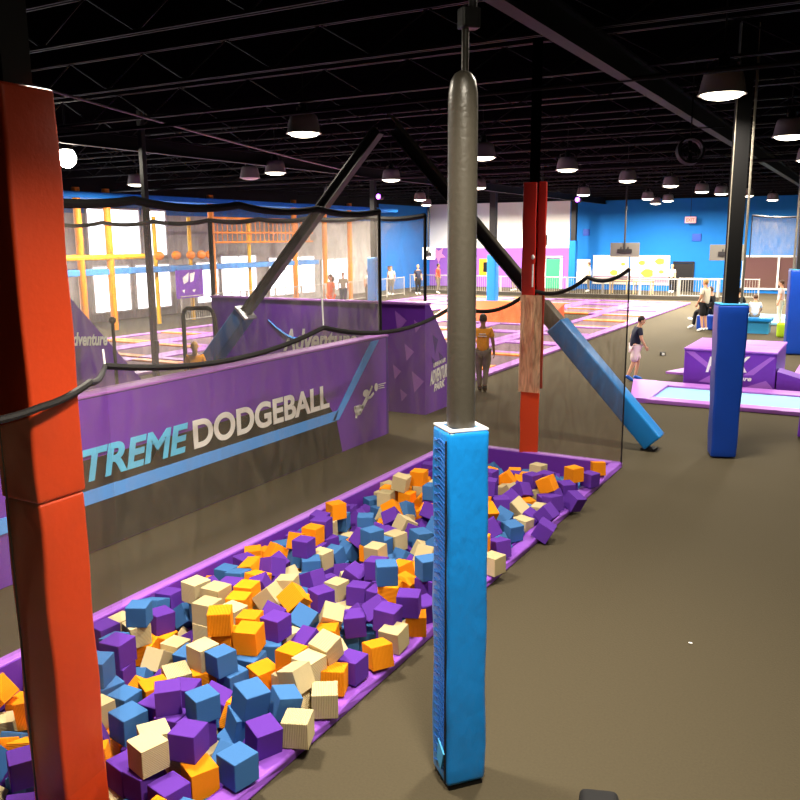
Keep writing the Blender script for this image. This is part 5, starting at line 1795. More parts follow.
# purple post at the right edge
t = thing('padded_post', 'purple padded post cut by the right edge, before the pale blue trampoline', 'post', (-.7, 14.75, 0))
b = bmesh.new(); column_pad(b, .4, .4, .02, 1.22, 0, .03); build('pad', b, M['purple'], t, True)
b = bmesh.new(); box(b, (0, 0, .01), (.3, .3, .02)); build('base_plate', b, M['black'], t)
# middle blue column before the white and purple wall
t = thing('padded_column', 'slim blue padded column with black post, before the white and purple wall', 'column', (-16.75, 39.1, 0))
b = bmesh.new(); box(b, (0, 0, 3.05), (.3, .3, 6.0)); build('steel_post', b, M['black'], t)
b = bmesh.new(); column_pad(b, .46, .46, .02, 2.4, 0, .04); build('pad', b, M['blue'], t, True)
# blue column at the white / blue corner
t = thing('padded_column', 'black post with blue padded foot where white wall meets blue wall', 'column', (-16.3, 50.4, 0))
b = bmesh.new(); box(b, (0, 0, 3.05), (.3, .3, 6.0)); build('steel_post', b, M['black'], t)
b = bmesh.new(); column_pad(b, .42, .42, .02, 3.0, 0, .04); build('pad', b, M['wallblue'], t, True)
# court posts
t = thing('padded_column', 'black post with grey-blue padded base, above the Adventure wall', 'column', (-18.1, 29.9, 0))
b = bmesh.new(); box(b, (0, 0, 3.05), (.2, .2, 6.0)); build('steel_post', b, M['black'], t)
b = bmesh.new(); column_pad(b, .42, .42, .02, 2.45, 0, .04); build('pad', b, M['deckblue'], t, True)
t = thing('steel_post', 'tall plain black steel post standing among the left trampolines', 'post', (-14.65, 14.2, 0))
b = bmesh.new(); box(b, (0, 0, 3.05), (.12, .12, 6.0), .01); build('shaft', b, M['steeld'], t)
b = bmesh.new(); box(b, (.10, -.05, .75), (.12, .1, .3), .01); build('junction_box', b, M['steel'], t)
t = thing('steel_post', 'slim black post with a small ball top beside the left slanted wall', 'post', (-11.6, 10.3, 0))
b = bmesh.new(); tube(b, [(0, 0, 0), (0, 0, 1.78)], .03, 8); build('shaft', b, M['rope'], t)
b = bmesh.new(); ell(b, (0, 0, 1.83), (.065, .065, .065)); build('ball_top', b, M['steeld'], t, True)

# diagonal braces
def brace(label, foot, top, split, col_pad, w=.34):
    tt = thing('diagonal_brace', label, 'brace', foot)
    d = Vector(top) - Vector(foot)
    L_ = d.length
    dn = d.normalized()
    side = Vector((0, 1, 0))
    upv = dn.cross(side)
    if upv.z < 0:
        upv = -upv
    R_ = Matrix((dn, side, upv)).transposed().to_4x4()
    b = bmesh.new()
    box(b, (L_ / 2 + .05, 0, .10), (L_, .02, .16), Mx=R_)
    box(b, (L_ / 2 + .05, 0, .18), (L_, .17, .02), Mx=R_)
    box(b, (L_ / 2 + .05, 0, .02), (L_, .17, .02), Mx=R_)
    build('steel_brace', b, M['steeld'], tt)
    b = bmesh.new()
    box(b, (split / 2 + .02, 0, .10), (split, w, w * .92), .03, 3, Mx=R_)
    build('pad', b, col_pad, tt, True)
    return tt, R_, split
tt, R_, sp = brace('diagonal steel brace with bright blue pad at its foot, right of the foam pit', (-2.80, 12.72, .05), (-7.3, 12.72, 4.9), 2.35, M['blue'])
b = bmesh.new(); box(b, (sp + .22, 0, .1), (.42, .25, .25), .02, 2, Mx=R_); build('grey_wrap', b, M['beamlight'], tt, True)
b = bmesh.new(); box(b, (-.02, .0, -.03), (.22, .2, .04), .01); build('foot_plate', b, M['black'], tt)
b = bmesh.new(); box(b, (4.9, 0, .20), (4.0, .15, .012), Mx=R_); build('upper_flange', b, M['beamlight'], tt)
tt, R_, sp = brace('diagonal steel brace with blue pad, leaning before the purple Adventure wall', (-12.2, 12.72, .02), (-7.55, 12.72, 4.9), 2.35, M['deckblue'])
b = bmesh.new(); box(b, (sp + .03, 0, .1), (.05, .36, .34), .01, 2, Mx=R_); build('pad_hem', b, M['hemglare'], tt)

# ================================================================= LOW NET AROUND THE PIT
def lownet(label, spans, zb, rr, m, folds=.02, corner=None):
    """spans: list of (p, q, sag)"""
    tops = []
    for k, (p, q, s) in enumerate(spans):
        c = cat_curve(p, q, s, 12)
        tops += c if k == 0 else c[1:]
    o0 = Vector((tops[0].x, tops[0].y, 0))
    tt = thing('safety_net', label, 'net', o0, 0, 'safety nets round the foam pit')
    tops = [v - o0 for v in tops]
    b = bmesh.new(); sheet(b, tops, zb, folds); build('mesh', b, m, tt)
    b = bmesh.new(); tube(b, tops, rr, 8); build('top_rope', b, M['rope'], tt)
    return tt, tops, o0
NX = -5.51
A = [(NX, 4.78, 2.18), (NX, 7.96, 2.2), (NX, 11.46, 2.22)]
tt, tops, o0 = lownet('fine black safety net with drooping top rope along the left side of the foam pit', [(A[0], A[1], .16), (A[1], A[2], .21)], .08, .028, M['net'], .006)
b = bmesh.new(); sheet(b, [Vector((NX, 3.6 + .2 * k, 2.1)) - o0 for k in range(6)] + [Vector(A[0]) - o0], .08, 0); build('mesh', b, M['net'], tt)
for p in (A[0], A[1]):
    b = bmesh.new(); tube(b, [Vector(p) - o0, Vector(p) - o0 + Vector((-.01, 0, .34 if p is A[1] else .14))], .009, 6); build('net_tie', b, M['white'], tt)
tt, tops, o0 = lownet('black safety net wrapping past the near red column', [((-3.507, 2.283, 2.388), (-3.497, 2.621, 2.405), .012), ((-3.497, 2.621, 2.405), (-3.55, 2.97, 2.47), 0.015), ((-3.55, 2.97, 2.47), (NX, 4.78, 2.18), .04)], [.3] * 25 + [.3 - .2 * (i / 12) for i in range(1, 13)], .020, M['netthin'], 0.0)
NY = 11.48
Bp = [(NX, NY, 2.22), (-4.31, NY, 2.47), (-3.5, NY, 2.66), (-2.92, NY, 2.78)]
tt, tops, o0 = lownet('fine black safety net with drooping top rope along the far end of the foam pit', [(Bp[0], Bp[1], .20), (Bp[1], Bp[2], .13), (Bp[2], Bp[3], .10)], .08, .028, M['netend'])
b = bmesh.new(); tube(b, [Vector(Bp[3]) - o0, Vector((-2.92, NY, 0.02)) - o0], .012, 6); build('side_rope', b, M['rope'], tt)
b = bmesh.new()
sheet(b, [Vector((-4.42 + .041 * i, NY - .17, 2.40)) - o0 for i in range(9)], 1.0, .03)
build('gathered_mesh', b, M['netdense'], tt)

# ================================================================= TRAMPOLINES
def trampoline(x, y, sx, sy, bedm, padm, label, group='trampolines', first={}):
    key = (sx, sy, bedm, padm)
    if key not in first:
        tt = thing('trampoline', label, 'trampoline', (x, y, 0), 0, group)
        pw = .34
        b = bmesh.new(); box(b, (0, 0, .03), (sx - 2 * pw, sy - 2 * pw, .02)); build('bed', b, M[bedm], tt)
        for s in (-1, 1):
            b = bmesh.new()
            box(b, (s * (sx / 2 - pw / 2), 0, .04), (pw - .02, sy - .03, .07), .015)
            build('side_pad', b, M['lilacl'], tt)
        for s in (-1, 1):
            b = bmesh.new()
            box(b, (0, s * (sy / 2 - pw / 2), .045), (sx - .03 - 2 * pw, pw - .02, .07), .015)
            build('end_pad', b, M[padm], tt)
        b = bmesh.new(); box(b, (0, 0, .01), (sx, sy, .018)); build('frame', b, M['seam'], tt)
        first[key] = tt
        return tt
    return dup(first[key], (x, y, 0), 0, label, group)
rowname = ['first', 'second', 'third', 'fourth', 'fifth', 'sixth', 'seventh', 'eighth', 'ninth', 'tenth', 'eleventh', 'twelfth', 'thirteenth']
SX, SY = 2.35, 2.6
NCOL = 6
for j in range(10):
    for i in range(NCOL):
        x = -7.75 - SX * (i + .5)
        y = 16.9 + SY * (j + .5) - .6
        if x < -23.3:
            continue
        if -16.9 < x < -9.6 and 28.9 < y < 33.8:
            continue
        pm = 'orangepad' if (j * 3 + i * 2) % 5 in (0, 3) else 'lilacl'
        cm = 'orange-ended' if pm == 'orangepad' else 'lilac-padded'
        trampoline(x, y, SX, SY, 'bed', pm, '%s trampoline set in the floor, %s row from the dodgeball court, %s from the walkway' % (cm, rowname[j], rowname[i]))
for j in range(2):
    for i in range(3):
        x = -15.2 - SX * (i + .5) if j else -13.2 - SX * (i + .5) - 2.0
        y = 13.6 + 1.3 - SY * j
        if j == 1:
            continue
        pm = 'orangepad' if i % 2 == 0 else 'lilacl'
        trampoline(x, y - .05, SX, SY, 'bed', pm, 'trampoline behind the plain black post at left, %s from the post' % rowname[i])
# pale blue tumbling strip, right foreground
t = thing('tumble_track', 'long pale blue trampoline strip with lilac border, before the purple box', 'trampoline', (-1.2, 17.55, 0))
b = bmesh.new(); box(b, (0, -.12, .03), (5.2, 1.5, .03)); build('bed', b, M['bedlt'], t)
b = bmesh.new(); box(b, (.1, .86, .045), (6.0, .5, .08), .02); build('border_pad', b, M['lilacl'], t)
b = bmesh.new(); box(b, (.1, -1.0, .045), (5.3, .34, .08), .02); build('border_pad', b, M['lilacl'], t)
b = bmesh.new(); prism(b, [(-3.35, 1.1, .0), (-2.85, -1.15, .0), (-2.5, -1.15, 0), (-2.5, .65, 0), (-2.85, 1.1, 0)], (0, 0, .09)); build('border_pad', b, M['lilac'], t)
b = bmesh.new(); box(b, (0, 0, .01), (5.4, 2.1, .018)); build('frame', b, M['seam'], t)
# trampolines beside the purple box
trampoline(-.55, 21.2, 1.9, 3.4, 'bedlt', 'lilacl', 'pale trampoline with lilac pads right of the purple box')
t = thing('floor_pad', 'pale lilac floor mat behind the left side of the purple box', 'mat', (-4.1, 21.2, 0))
b = bmesh.new(); prism(b, [(-.1, -.9, 0), (.55, -1.0, 0), (.55, .9, 0)], (0, 0, .05)); build('mat', b, M['lilacl'], t)
t['category'] = 'mat'
# purple box
t = thing('padded_box', 'large purple padded vault box with white lettering, behind the blue column', 'padded box', (-2.6, 19.9, 0))
b = bmesh.new(); box(b, (0, 0, .40), (1.85, 2.1, .78), .03, 3); build('box_pad', b, M['purple'], t, True)
b = bmesh.new(); box(b, (0, 0, .80), (1.88, 2.13, .05), .02, 3); build('top_pad', b, M['lilac'], t, True)
b = bmesh.new()
for q in ([(-.9, .75), (-.72, .75), (-.2, .35), (-.32, .32)], [(.3, .3), (.8, .72), (.9, .72), (.5, .32)], [(-.6, .1), (-.3, .3), (.0, .08)], [(.35, .05), (.75, .22), (.9, .06)]):
    prism(b, [(x, -1.053, z) for x, z in q], (0, .002, 0))
build('facet_print', b, M['lilac'], t)
lettering('logo', 'PARK', .88, .34, (-.46, -1.058, .32), (1, 0, .06), (0, 0, 1), M['textwhite'], t, .035, .3)
lettering('logo', 'Adventure', .72, .1, (-.25, -1.058, .16), (1, 0, .04), (0, 0, 1), M['textwhite'], t, .03, .2)
b = bmesh.new(); prism(b, [(-.9, -.9, 0.828), (.9, -.3, 0.828), (.9, -.1, 0.828), (-.9, -.5, .828)], (0, 0, .002)); box(b, (.35, .3, .829), (.5, .45, .003)); build('top_print', b, M['lilacl'], t)
t = thing('padded_wedge', 'low purple padded wedge at the right foot of the purple box', 'wedge', (-1.15, 19.1, 0))
b = bmesh.new(); prism(b, [(-.5, -.2, 0), (.7, -.2, 0), (.7, -.2, .1), (-.5, -.2, .42)], (0, .6, 0)); build('wedge_pad', b, M['purple'], t)
# orange wedge far field
t = thing('padded_wedge', 'long orange slanted pad among the far trampolines, behind the grey pole', 'wedge', (-13.6, 30.2, 0))
b = bmesh.new(); prism(b, [(-2.1, 0, 0), (-2.1, 2.3, 0), (-2.1, 2.3, .62)], (4.9, 0, 0)); build('wedge_pad', b, mat('orange_vinyl', (240, 104, 52), .5), t)

# ================================================================= FAR SIDE OF THE HALL
# white guard rails
rail = thing('guard_rail', 'white guard rail panel with upright bars', 'railing', (0, 0, 0), 0, 'white guard rails at the far side')
b = bmesh.new(); tube(b, [(-.98, 0, 1.02), (.98, 0, 1.02)], .025, 8); build('top_rail', b, M['whitemet'], rail)
b = bmesh.new(); tube(b, [(-.98, 0, .12), (.98, 0, .12)], .02, 8); build('bottom_rail', b, M['whitemet'], rail)
b = bmesh.new()
for k in range(15):
    tube(b, [(-.91 + .13 * k, 0, .12), (-.91 + .13 * k, 0, 1.02)], .008, 5)
build('balusters', b, M['whitemet'], rail)
for s in (-1, 1):
    b = bmesh.new(); tube(b, [(s * .97, 0, 0), (s * .97, 0, 1.06)], .028, 8); build('post', b, M['whitemet'], rail)
RAILS = []
n = 0
for k in range(10):
    RAILS.append((-24.0 + 2.0 * k, 45.5, 0))
RAILS = RAILS[:9]
for k in range(2):
    RAILS.append((-7.0 + 2.0 * k - 1.2, 46.6, 0))
for k in range(9):
    RAILS.append((-23.7, 25.5 + 2.0 * k, PI / 2))
for k, (x, y, r) in enumerate(RAILS):
    if k < 9:
        lb = 'white guard rail panel before the white and purple wall, %s from the left' % rowname[k]
    elif k < 11:
        lb = 'white guard rail panel before the dark door in the blue wall, %s from the left' % rowname[k - 9]
    else:
        lb = 'white guard rail panel before the bright windows, %s from the near end' % rowname[k - 11]
    if k == 0:
        rail.location = (x, y, 0)
        rail.rotation_euler = (0, 0, r)
        rail['label'] = lb
    else:
        dup(rail, (x, y, 0), r, lb)
# low kerb before rails
struct('trim_7', BX(((-15.6, 44.7, .1), (17.5, .3, .2))), M['steel'])

# climbing frame by the windows
t = thing('climbing_frame', 'orange and yellow steel climbing frame with blue deck before the bright windows', 'climbing frame', (-24.4, 27, 0))
for y in (20.2, 21.5, 26.9, 32.6, 35.1, 37.4):
    b = bmesh.new(); tube(b, [(.3, y - 27, 0), (.3, y - 27, 5.0)], .13, 12); build('post', b, M['orange'], t, True)
for y in (23.9, 25.8, 29.5):
    b = bmesh.new(); tube(b, [(.1, y - 27, 0), (.1, y - 27, 4.1)], .08, 12); build('post', b, M['yellow'], t, True)
for (ya, yb, z, m_) in ((18.5, 23.2, 2.62, 'yellow'), (26.9, 34, 3.1, 'orange'), (26.9, 34, 3.5, 'orange'), (26.9, 34, 4.1, 'orange')):
    b = bmesh.new(); tube(b, [(.35, ya - 27, z), (.35, yb - 27, z)], .1 if m_ == 'yellow' else .045, 8); build('beam', b, M[m_], t, True)
b = bmesh.new()
for k in range(22):
    tube(b, [(.35, .2 + .31 * k, 3.1), (.35, .2 + .31 * k, 4.1)], .025, 5)
build('lattice', b, M['orange'], t)
b = bmesh.new(); box(b, (0, -1.5, 2.1), (.7, 18, .22), .03); build('deck', b, M['deckblue'], t)
b = bmesh.new(); box(b, (.1, 2, 4.75), (1.0, 26, .2), .03); build('upper_deck', b, M['wallblue'], t)
for k, y in enumerate((23.6, 24.5, 25.3, 25.9, 26.4)):
    b = bmesh.new(); ell(b, (.6, y - 27, 2.62), (.08, .26, .17)); build('hanging_paddle', b, M['orange'], t, True)
t = thing('hanging_banner', 'purple banner with white emblem hanging under the climbing frame', 'banner', (-23.7, 25.05, 0))
b = bmesh.new(); box(b, (0, 0, 1.5), (.03, 1.5, 1.1)); build('cloth', b, M['purple'], t)
b = bmesh.new()
for q in ([(-.4, 1.75), (-.05, 1.95), (-.1, 1.6), (-.35, 1.5)], [(0, 1.9), (.3, 1.95), (.2, 1.62), (.02, 1.55)], [(-.45, 1.25), (-.3, 1.3), (-.35, 1.15)], [(.1, 1.25), (.3, 1.28), (.2, 1.15)]):
    prism(b, [(.017, y, z) for y, z in q], (.004, 0, 0))
build('emblem', b, M['textwhite'], t)
b = bmesh.new()
for s in (-.7, .7):
    tube(b, [(0, s, 2.0), (0, s, 2.1)], .015, 5)
build('hanger', b, M['rope'], t)

# hanging screens, seen from behind
def hanging_tv(x, y, z, w, h, label, m='screen', top=6.1, pole=True):
    tt = thing('hanging_screen', label, 'television', (x, y, z), 0, 'flat screens hanging on poles')
    b = bmesh.new(); box(b, (0, 0, 0), (w, .07, h), .015); build('screen_back', b, M[m], tt)
    b = bmesh.new(); box(b, (0, -.06, -.06), (w * .5, .06, h * .28), .01); box(b, (-w * .12, -.06, .05), (.05, .05, h * .3)); box(b, (w * .12, -.06, .05), (.05, .05, h * .3)); build('mount', b, M['black'], tt)
    b = bmesh.new(); tube(b, [(0, -.08, -.05), (0, -.08, top - z)], .05, 8); build('pole', b, M['black'], tt)
    return tt
hanging_tv(-11.49, 44, 2.55, 1.5, .72, 'flat screen hanging on a black pole before the yellow mural')
hanging_tv(-6.49, 44, 2.42, 1.63, .77, 'flat screen hanging behind the black post of the blue column')
hanging_tv(-22.9, 44, 2.35, .8, .7, 'small pale screen hanging on a thin pole before the left blue wall', 'white')
hanging_tv(-12.2, 33.5, 3.1, .5, .42, 'small grey speaker screen hanging left of the far red column', 'screen')

# exit sign
t = thing('exit_sign', 'red lettered EXIT sign high before the blue wall', 'sign', (-9.72, 51.5, 4.15))
b = bmesh.new(); box(b, (0, 0, 0), (.62, .08, .36), .02); build('sign_face', b, M['exitwhite'], t)
lettering('lettering', 'EXIT', .48, .2, (-.24, -.046, -.1), (1, 0, 0), (0, 0, 1), M['exitred'], t, .03)
b = bmesh.new(); tube(b, [(0, 0, .18), (0, 0, 1.9)], .015, 5); build('stem', b, M['rope'], t)
# murals on the far wall
def mural(x0, x1, z0, z1, label, spots_, strip_=True):
    tt = thing('wall_mural', label, 'mural', ((x0 + x1) / 2, WY - .03, (z0 + z1) / 2))
    w, h = x1 - x0, z1 - z0
    b = bmesh.new(); box(b, (0, 0, 0), (w, .06, h)); build('panel', b, M['mural'], tt)
    if strip_:
        b = bmesh.new(); box(b, (0, -.034, -h * .32), (w * .98, .01, h * .22)); build('band_print', b, M['muralp'], tt)
    b = bmesh.new()
    for (sx_, sz_, r_) in spots_:
        prism(b, [(sx_ * w + r_ * math.cos(a * PI / 5) * (1 + .3 * (a % 2)), -.035, sz_ * h + r_ * .8 * math.sin(a * PI / 5)) for a in range(10)], (0, -.008, 0))
    build('shape_print', b, M['muraly'], tt)
    return tt
mural(-15.5, -13.3, .35, 2.1, 'white mural with mauve band left of the slim grey post', [(.1, -.1, .22), (.35, .2, .12)])
mural(-13.2, -10.85, .35, 2.1, 'white mural with yellow shapes right of the hanging screen', [(-.05, -.1, .32), (.25, .3, .25), (-.2, .25, .18), (.3, -.05, .14)])
t = thing('wall_mural', 'pink star splash painted on the purple wall at its left end', 'mural', (-26.3, WY - .02, 2.1))
b = bmesh.new(); prism(b, [((.55 if a % 2 else .25) * math.cos(a * PI / 5 + .3), 0, (.55 if a % 2 else .25) * math.sin(a * PI / 5 + .3)) for a in range(10)], (0, .02, 0)); build('star_print', b, M['pinkpaint'], t)
def poster(x, z, w, h, label, m='white', inner='black'):
    tt = thing('poster', label, 'poster', (x, WY - .0255, z))
    b = bmesh.new(); box(b, (0, 0, 0), (w, .05, h)); build('board', b, M[m], tt)
    b = bmesh.new(); box(b, (0, -.03, 0), (w * .45, .01, h * .6)); build('print', b, M[inner], tt)
poster(-19.6, 1.7, .7, .9, 'white poster on the purple wall right of the far red column', 'white', 'tblue')
poster(-22.7, 1.3, 1.1, 1.1, 'yellow and black poster on the purple wall left of the far red column', 'yellow', 'black')
poster(-24.9, 1.8, .9, .5, 'small white splash print on the purple wall behind the grey pole', 'white', 'wallpurple')
poster(-16.35, 1.1, 1.3, 1.5, 'white board on blue wall beside the green door', 'mural', 'wallwhite')
# wall speaker / louvre
t = thing('wall_vent', 'small dark vent high on the blue wall below the exit sign', 'vent', (-9.4, WY - .04, 3.15))
b = bmesh.new(); box(b, (0, 0, 0), (.5, .06, .42), .01); build('vent_cover', b, M['bluedk'], t)
t = thing('wall_vent', 'small dark vent on the blue wall left of the hanging screen', 'vent', (-16.0, WY - .04, 3.5))
b = bmesh.new(); box(b, (0, 0, 0), (.4, .06, .4), .01); build('vent_cover', b, M['bluedk'], t)
# far side net line on the right blue wall
t = bignet('wall_net', 'dark blue net with wavy top rope before the shop front at right', (-5.9, 47.5), (.8, 47.5), 2.1, 4.25, M['netfar'], 2, .12, None)

# blue benches and platform on the right
t = thing('bench', 'bright blue padded bench with people sitting behind it', 'bench', (-3.72, 30.4, 0))
b = bmesh.new(); box(b, (0, 0, .47), (1.6, .8, .12), .03, 2); build('seat_pad', b, M['blue'], t, True)
b = bmesh.new(); box(b, (0, .05, .2), (1.45, .65, .41), .02); build('base', b, M['bluelt'], t)
t = thing('padded_block', 'dark blue padded block seat beside the standing man', 'padded block', (-4.98, 31.0, 0))
b = bmesh.new(); box(b, (0, 0, .25), (.8, .8, .48), .04, 3); build('pad', b, M['bluedk'], t, True)
b = bmesh.new(); box(b, (0, 0, .01), (.7, .7, .02)); build('base_plate', b, M['black'], t)
t = thing('floor_pad', 'pale blue floor mat behind the blue bench', 'mat', (-3.2, 35.0, 0))
b = bmesh.new(); box(b, (0, 0, .06), (3.4, 3.6, .1), .03); build('mat', b, M['bedlt'], t)
# lime bag
t = thing('bag', 'lime green bag on the floor beside the right edge blue column', 'bag', (-2.5, 29.4, 0))
b = bmesh.new(); box(b, (0, 0, .24), (.36, .24, .48), .09, 4); build('bag_body', b, M['lime'], t, True)
b = bmesh.new(); tube(b, [(-.1, -.02, .46), (-.08, -.02, .58), (.08, -.02, .58), (.1, -.02, .46)], .015, 6); build('handle', b, M['lime'], t)
# black bag at bottom edge
t = thing('bag', 'black bag on the floor cut by the bottom edge', 'bag', (-1.07, 4.10, 0), math.radians(20))
b = bmesh.new(); box(b, (0, 0, .06), (.22, .36, .12), .045, 4); build('bag_body', b, M['tblack'], t, True)
b = bmesh.new(); tube(b, [(-.05, -.05, .115), (-.03, -.05, .15), (.03, -.05, .15), (.05, -.05, .115)], .008, 6); build('handle', b, M['tblack'], t)
# litter specks
for (x, y, lb) in ((-1.05, 6.55, 'tiny scrap of paper on the floor right of the blue column'), (.03, 4.95, 'tiny pale scrap on the floor at the lower right')):
    b = bmesh.new(); ell(b, (0, 0, .006), (.018, .011, .006), n=8)
    tag(build('paper_scrap', b, M['white'], None, False, (x, y, 0)), lb, 'litter')
t = thing('spray_can', 'small dark and white gadget lying on floor right of the walking man', 'gadget', (-4.95, 23.4, 0))
b = bmesh.new(); box(b, (0, 0, .05), (.14, .12, .1), .02); build('gadget_body', b, M['tblack'], t)
b = bmesh.new(); box(b, (.03, -.07, .05), (.07, .03, .07), .01); build('gadget_face', b, M['white'], t)
t.name = 'floor_gadget'

# ================================================================= PEOPLE
p = person('person in amber t-shirt and grey-brown trousers walking away along the trampolines', (-7.1, 16.1, 0), math.radians(20), 1.62, 'tgold', 'tgrey',
       dict(knL=(-.09, .06, .5), anL=(-.06, .02, .09), toL=(-.06, .17, .035), knR=(.08, .02, .5), anR=(.06, -.14, .13), toR=(.06, -.02, .04)), 'skind', 'hairdk', False, 'tblack')
b = bmesh.new()
for (w_, z_) in ((.15, 1.33), (.2, 1.28)):
    tube(b, [(-w_ / 2, -.140, z_), (-w_ / 6, -.147, z_), (w_ / 6, -.147, z_), (w_ / 2, -.140, z_)], .014, 6)
build('back_print', b, M['tcream'], p)
person('person in navy t-shirt and pale pink shorts striding along the pale blue strip', (-4.62, 18.95, 0), math.radians(-62), 1.46, 'tnavy', 'tpink',
       dict(pel=(0, -.02, .93), spi=(0, .0, 1.12), che=(0, .05, 1.31), nec=(0, .09, 1.46), hea=(0, .13, 1.6), shL=(-.17, .06, 1.4), shR=(.17, .06, 1.4), elL=(-.23, -.06, 1.16), wrL=(-.23, .0, .93), elR=(.22, .1, 1.15), wrR=(.2, .22, .95),
            hiL=(-.09, 0, .9), hiR=(.09, 0, .9), knL=(-.1, .12, .52), anL=(-.1, .06, .09), toL=(-.1, .2, .035), knR=(.1, -.05, .5), anR=(.1, -.2, .13), toR=(.1, -.08, .04)), 'skin', 'hairdk', True, 'shoeblue')
person('man in cream t-shirt and black shorts standing sideways beside the blue block seat', (-5.05, 30.1, 0), math.radians(65), 1.76, 'tcream', 'tblack',
       dict(elL=(-.22, .02, 1.14), wrL=(-.18, .16, .93), elR=(.22, .02, 1.14), wrR=(.18, .16, .93)), 'skin', 'hairbl', True, 'white')
SIT = dict(pel=(0, 0, .69), spi=(0, -.03, .86), che=(0, -.05, 1.05), nec=(0, -.04, 1.2), hea=(0, 0, 1.34), shL=(-.17, -.05, 1.14), shR=(.17, -.05, 1.14), elL=(-.24, .04, .9), elR=(.24, .04, .9), wrL=(-.18, .24, .78), wrR=(.18, .24, .78),
           hiL=(-.09, 0, .66), hiR=(.09, 0, .66), knL=(-.11, .44, .6), anL=(-.11, .5, .1), toL=(-.11, .64, .04), knR=(.11, .44, .62), anR=(.12, .62, .3), toR=(.12, .74, .33))
person('person in black trousers sitting with legs stretched, behind the standing man', (-5.02, 30.9, 0), math.radians(80), 1.74, 'tblack', 'tblack', SIT, 'skin', 'hairbr', False, 'white')
SITB = dict(SIT)
SITB.update(anR=(.12, .48, .1), toR=(.12, .62, .04))
person('person in dark top sitting on the blue bench with back turned', (-4.05, 30.5, 0), math.radians(-5), 1.74, 'tblack', 'tnavy', SITB, 'skin', 'hairdk', False, 'white')
person('child in white top sitting on the blue bench, right of the dark top', (-3.5, 30.5, 0), math.radians(10), 1.5, 'white', 'tgrey', SITB, 'skin', 'hairbr', False, 'white')
person('person in pale clothes standing left of the right edge blue column', (-3.0, 33.6, 0), math.radians(90), 1.6, 'tpink', 'tcream', None, 'skin', 'hairbr', False, 'white')
person('child in red top at the right edge of the photo', (-.62, 22.9, .07), math.radians(120), 1.15, 'tred', 'tred', None, 'skin', 'hairbr', True, 'white')
person('blond child in a gold top behind the dodgeball wall beside the doorway frame', (-10.85, 11.5, 0), math.radians(48), 1.34, 'tgold', 'tgrey', None, 'skin', 'hairbl', True, 'white', True)
person('person in orange top with long hair standing far behind the Adventure wall', (-18.7, 27.6, .075), math.radians(150), 1.75, 'torange', 'torange', None, 'skin', 'hairbr', False, 'white', True, fingers=False)
crowd = [(-25.0, 43.0, 'tblue', 'tnavy', 'far person in blue top by the left blue wall, leftmost of the crowd'), (-24.4, 42.2, 'tcream', 'tgrey', 'far person in cream top in the crowd at the left blue wall'),
         (-23.3, 43.4, 'tnavy', 'tblack', 'far person in navy top in the crowd below the small pale screen'), (-22.6, 44.6, 'tred', 'tgrey', 'far person in red top in the crowd before the pink star'),
         (-22.4, 47.6, 'tcream', 'tnavy', 'far person in cream top behind the rail, left of the slim blue column'), (-20.6, 48.2, 'tpink', 'tblack', 'far person in pink top behind the rail, right of the slim blue column'),
         (-19.4, 48.6, 'tblack', 'tgrey', 'far person in black top behind the rail near the far red column'), (-15.0, 49.5, 'tcream', 'tgrey', 'far person in cream top before the left mural'),
         (-10.4, 50.6, 'tcream', 'tblack', 'far person in cream top in the dark doorway'), (-22.0, 33.5, 'tgrey', 'tnavy', 'far person in grey top before the windows, left of the orange top'),
         (-22.4, 36.4, 'tcream', 'tgrey', 'far person in cream top before the windows, right of the orange top')]
for k, (x, y, a, c, lb) in enumerate(crowd):
    person(lb, (x, y, 0), math.radians(140 + 47 * k), 1.6 + .04 * (k % 4), a, c, None, 'skin' if k % 3 else 'skind', ['hairdk', 'hairbr', 'hairbl'][k % 3], False, 'white', False, 'crowd at the far side', False, face=False)
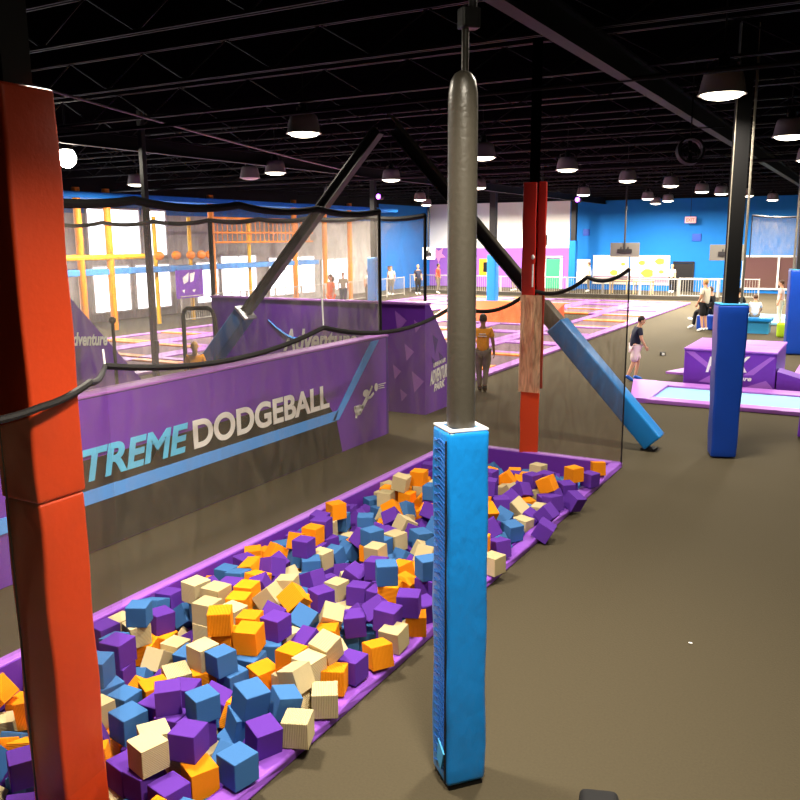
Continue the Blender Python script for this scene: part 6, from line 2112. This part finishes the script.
# tables at the far side
for (x, y, lb) in ((-12.9, 48.6, 'tan lobby table behind the rail below the left mural'), (-11.6, 48.8, 'tan lobby table behind the rail below the yellow mural')):
    t = thing('table', lb, 'table', (x, y, 0))
    b = bmesh.new(); box(b, (0, 0, .74), (1.1, .7, .05), .01); build('tabletop', b, M['tan'], t)
    for sx_ in (-.48, .48):
        for sy_ in (-.28, .28):
            b = bmesh.new(); box(b, (sx_, sy_, .36), (.06, .06, .72)); build('leg', b, M['tan'], t)

# ================================================================= SUB-PARTS
SUB = dict(eye='body', mouth='body', lens='lamp_shade', bracket='lamp_shade', lacing='pad', seam='pad', torn_flap='pad', pale_top_edge='pad', mount='screen_back',
           lettering='sign_face', emblem='cloth', facet_print='wall_pad', logo='wall_pad', swoosh='wall_pad', top_print='top_pad', guard='fan_housing', blade='fan_housing',
           handle='bag_body', shape_print='panel', band_print='panel', pad_hem='pad', gadget_face='gadget_body')
ALT = dict(facet_print='box_pad', logo='box_pad', lettering='purple_panel', emblem='purple_panel', seam='lower_pad')
def base(n):
    return n.split('.')[0]
for root in [o for o in bpy.data.objects if o.parent is None and o.type == 'EMPTY']:
    kids = list(root.children)
    for ch in kids:
        for tgt in (SUB.get(base(ch.name)), ALT.get(base(ch.name))):
            hit = [k for k in kids if tgt and base(k.name) == tgt and k is not ch]
            if len(hit) == 1:
                ch.parent = hit[0]
                break

# ================================================================= WORLD, CAMERA
w = bpy.data.worlds.new('World')
S.world = w
w.use_nodes = True
bg = w.node_tree.nodes['Background']
bg.inputs[0].default_value = (1, .95, .9, 1)
bg.inputs[1].default_value = .045

cam = bpy.data.cameras.new('camera')
co = bpy.data.objects.new('camera', cam)
COL.objects.link(co)
cam.sensor_width = 36
cam.lens = 838 / 800 * 36
cam.clip_end = 200
pit, rol, yaw = math.radians(10.9), math.radians(-.4), math.radians(29.5)
fw = Vector((-math.sin(yaw) * math.cos(pit), math.cos(yaw) * math.cos(pit), -math.sin(pit)))
rt = Vector((math.cos(yaw), math.sin(yaw), 0))
up = rt.cross(fw)
R1 = rt * math.cos(rol) + up * math.sin(rol)
U1 = up * math.cos(rol) - rt * math.sin(rol)
mm = Matrix((R1, U1, -fw)).transposed().to_4x4()
mm.translation = Vector((0, 0, 3.2))
co.matrix_world = mm
S.camera = co
S.view_settings.view_transform = 'Standard'
S.view_settings.look = 'None'
S.view_settings.gamma = 1
S.view_settings.use_curve_mapping = False
S.view_settings.exposure = 0.6
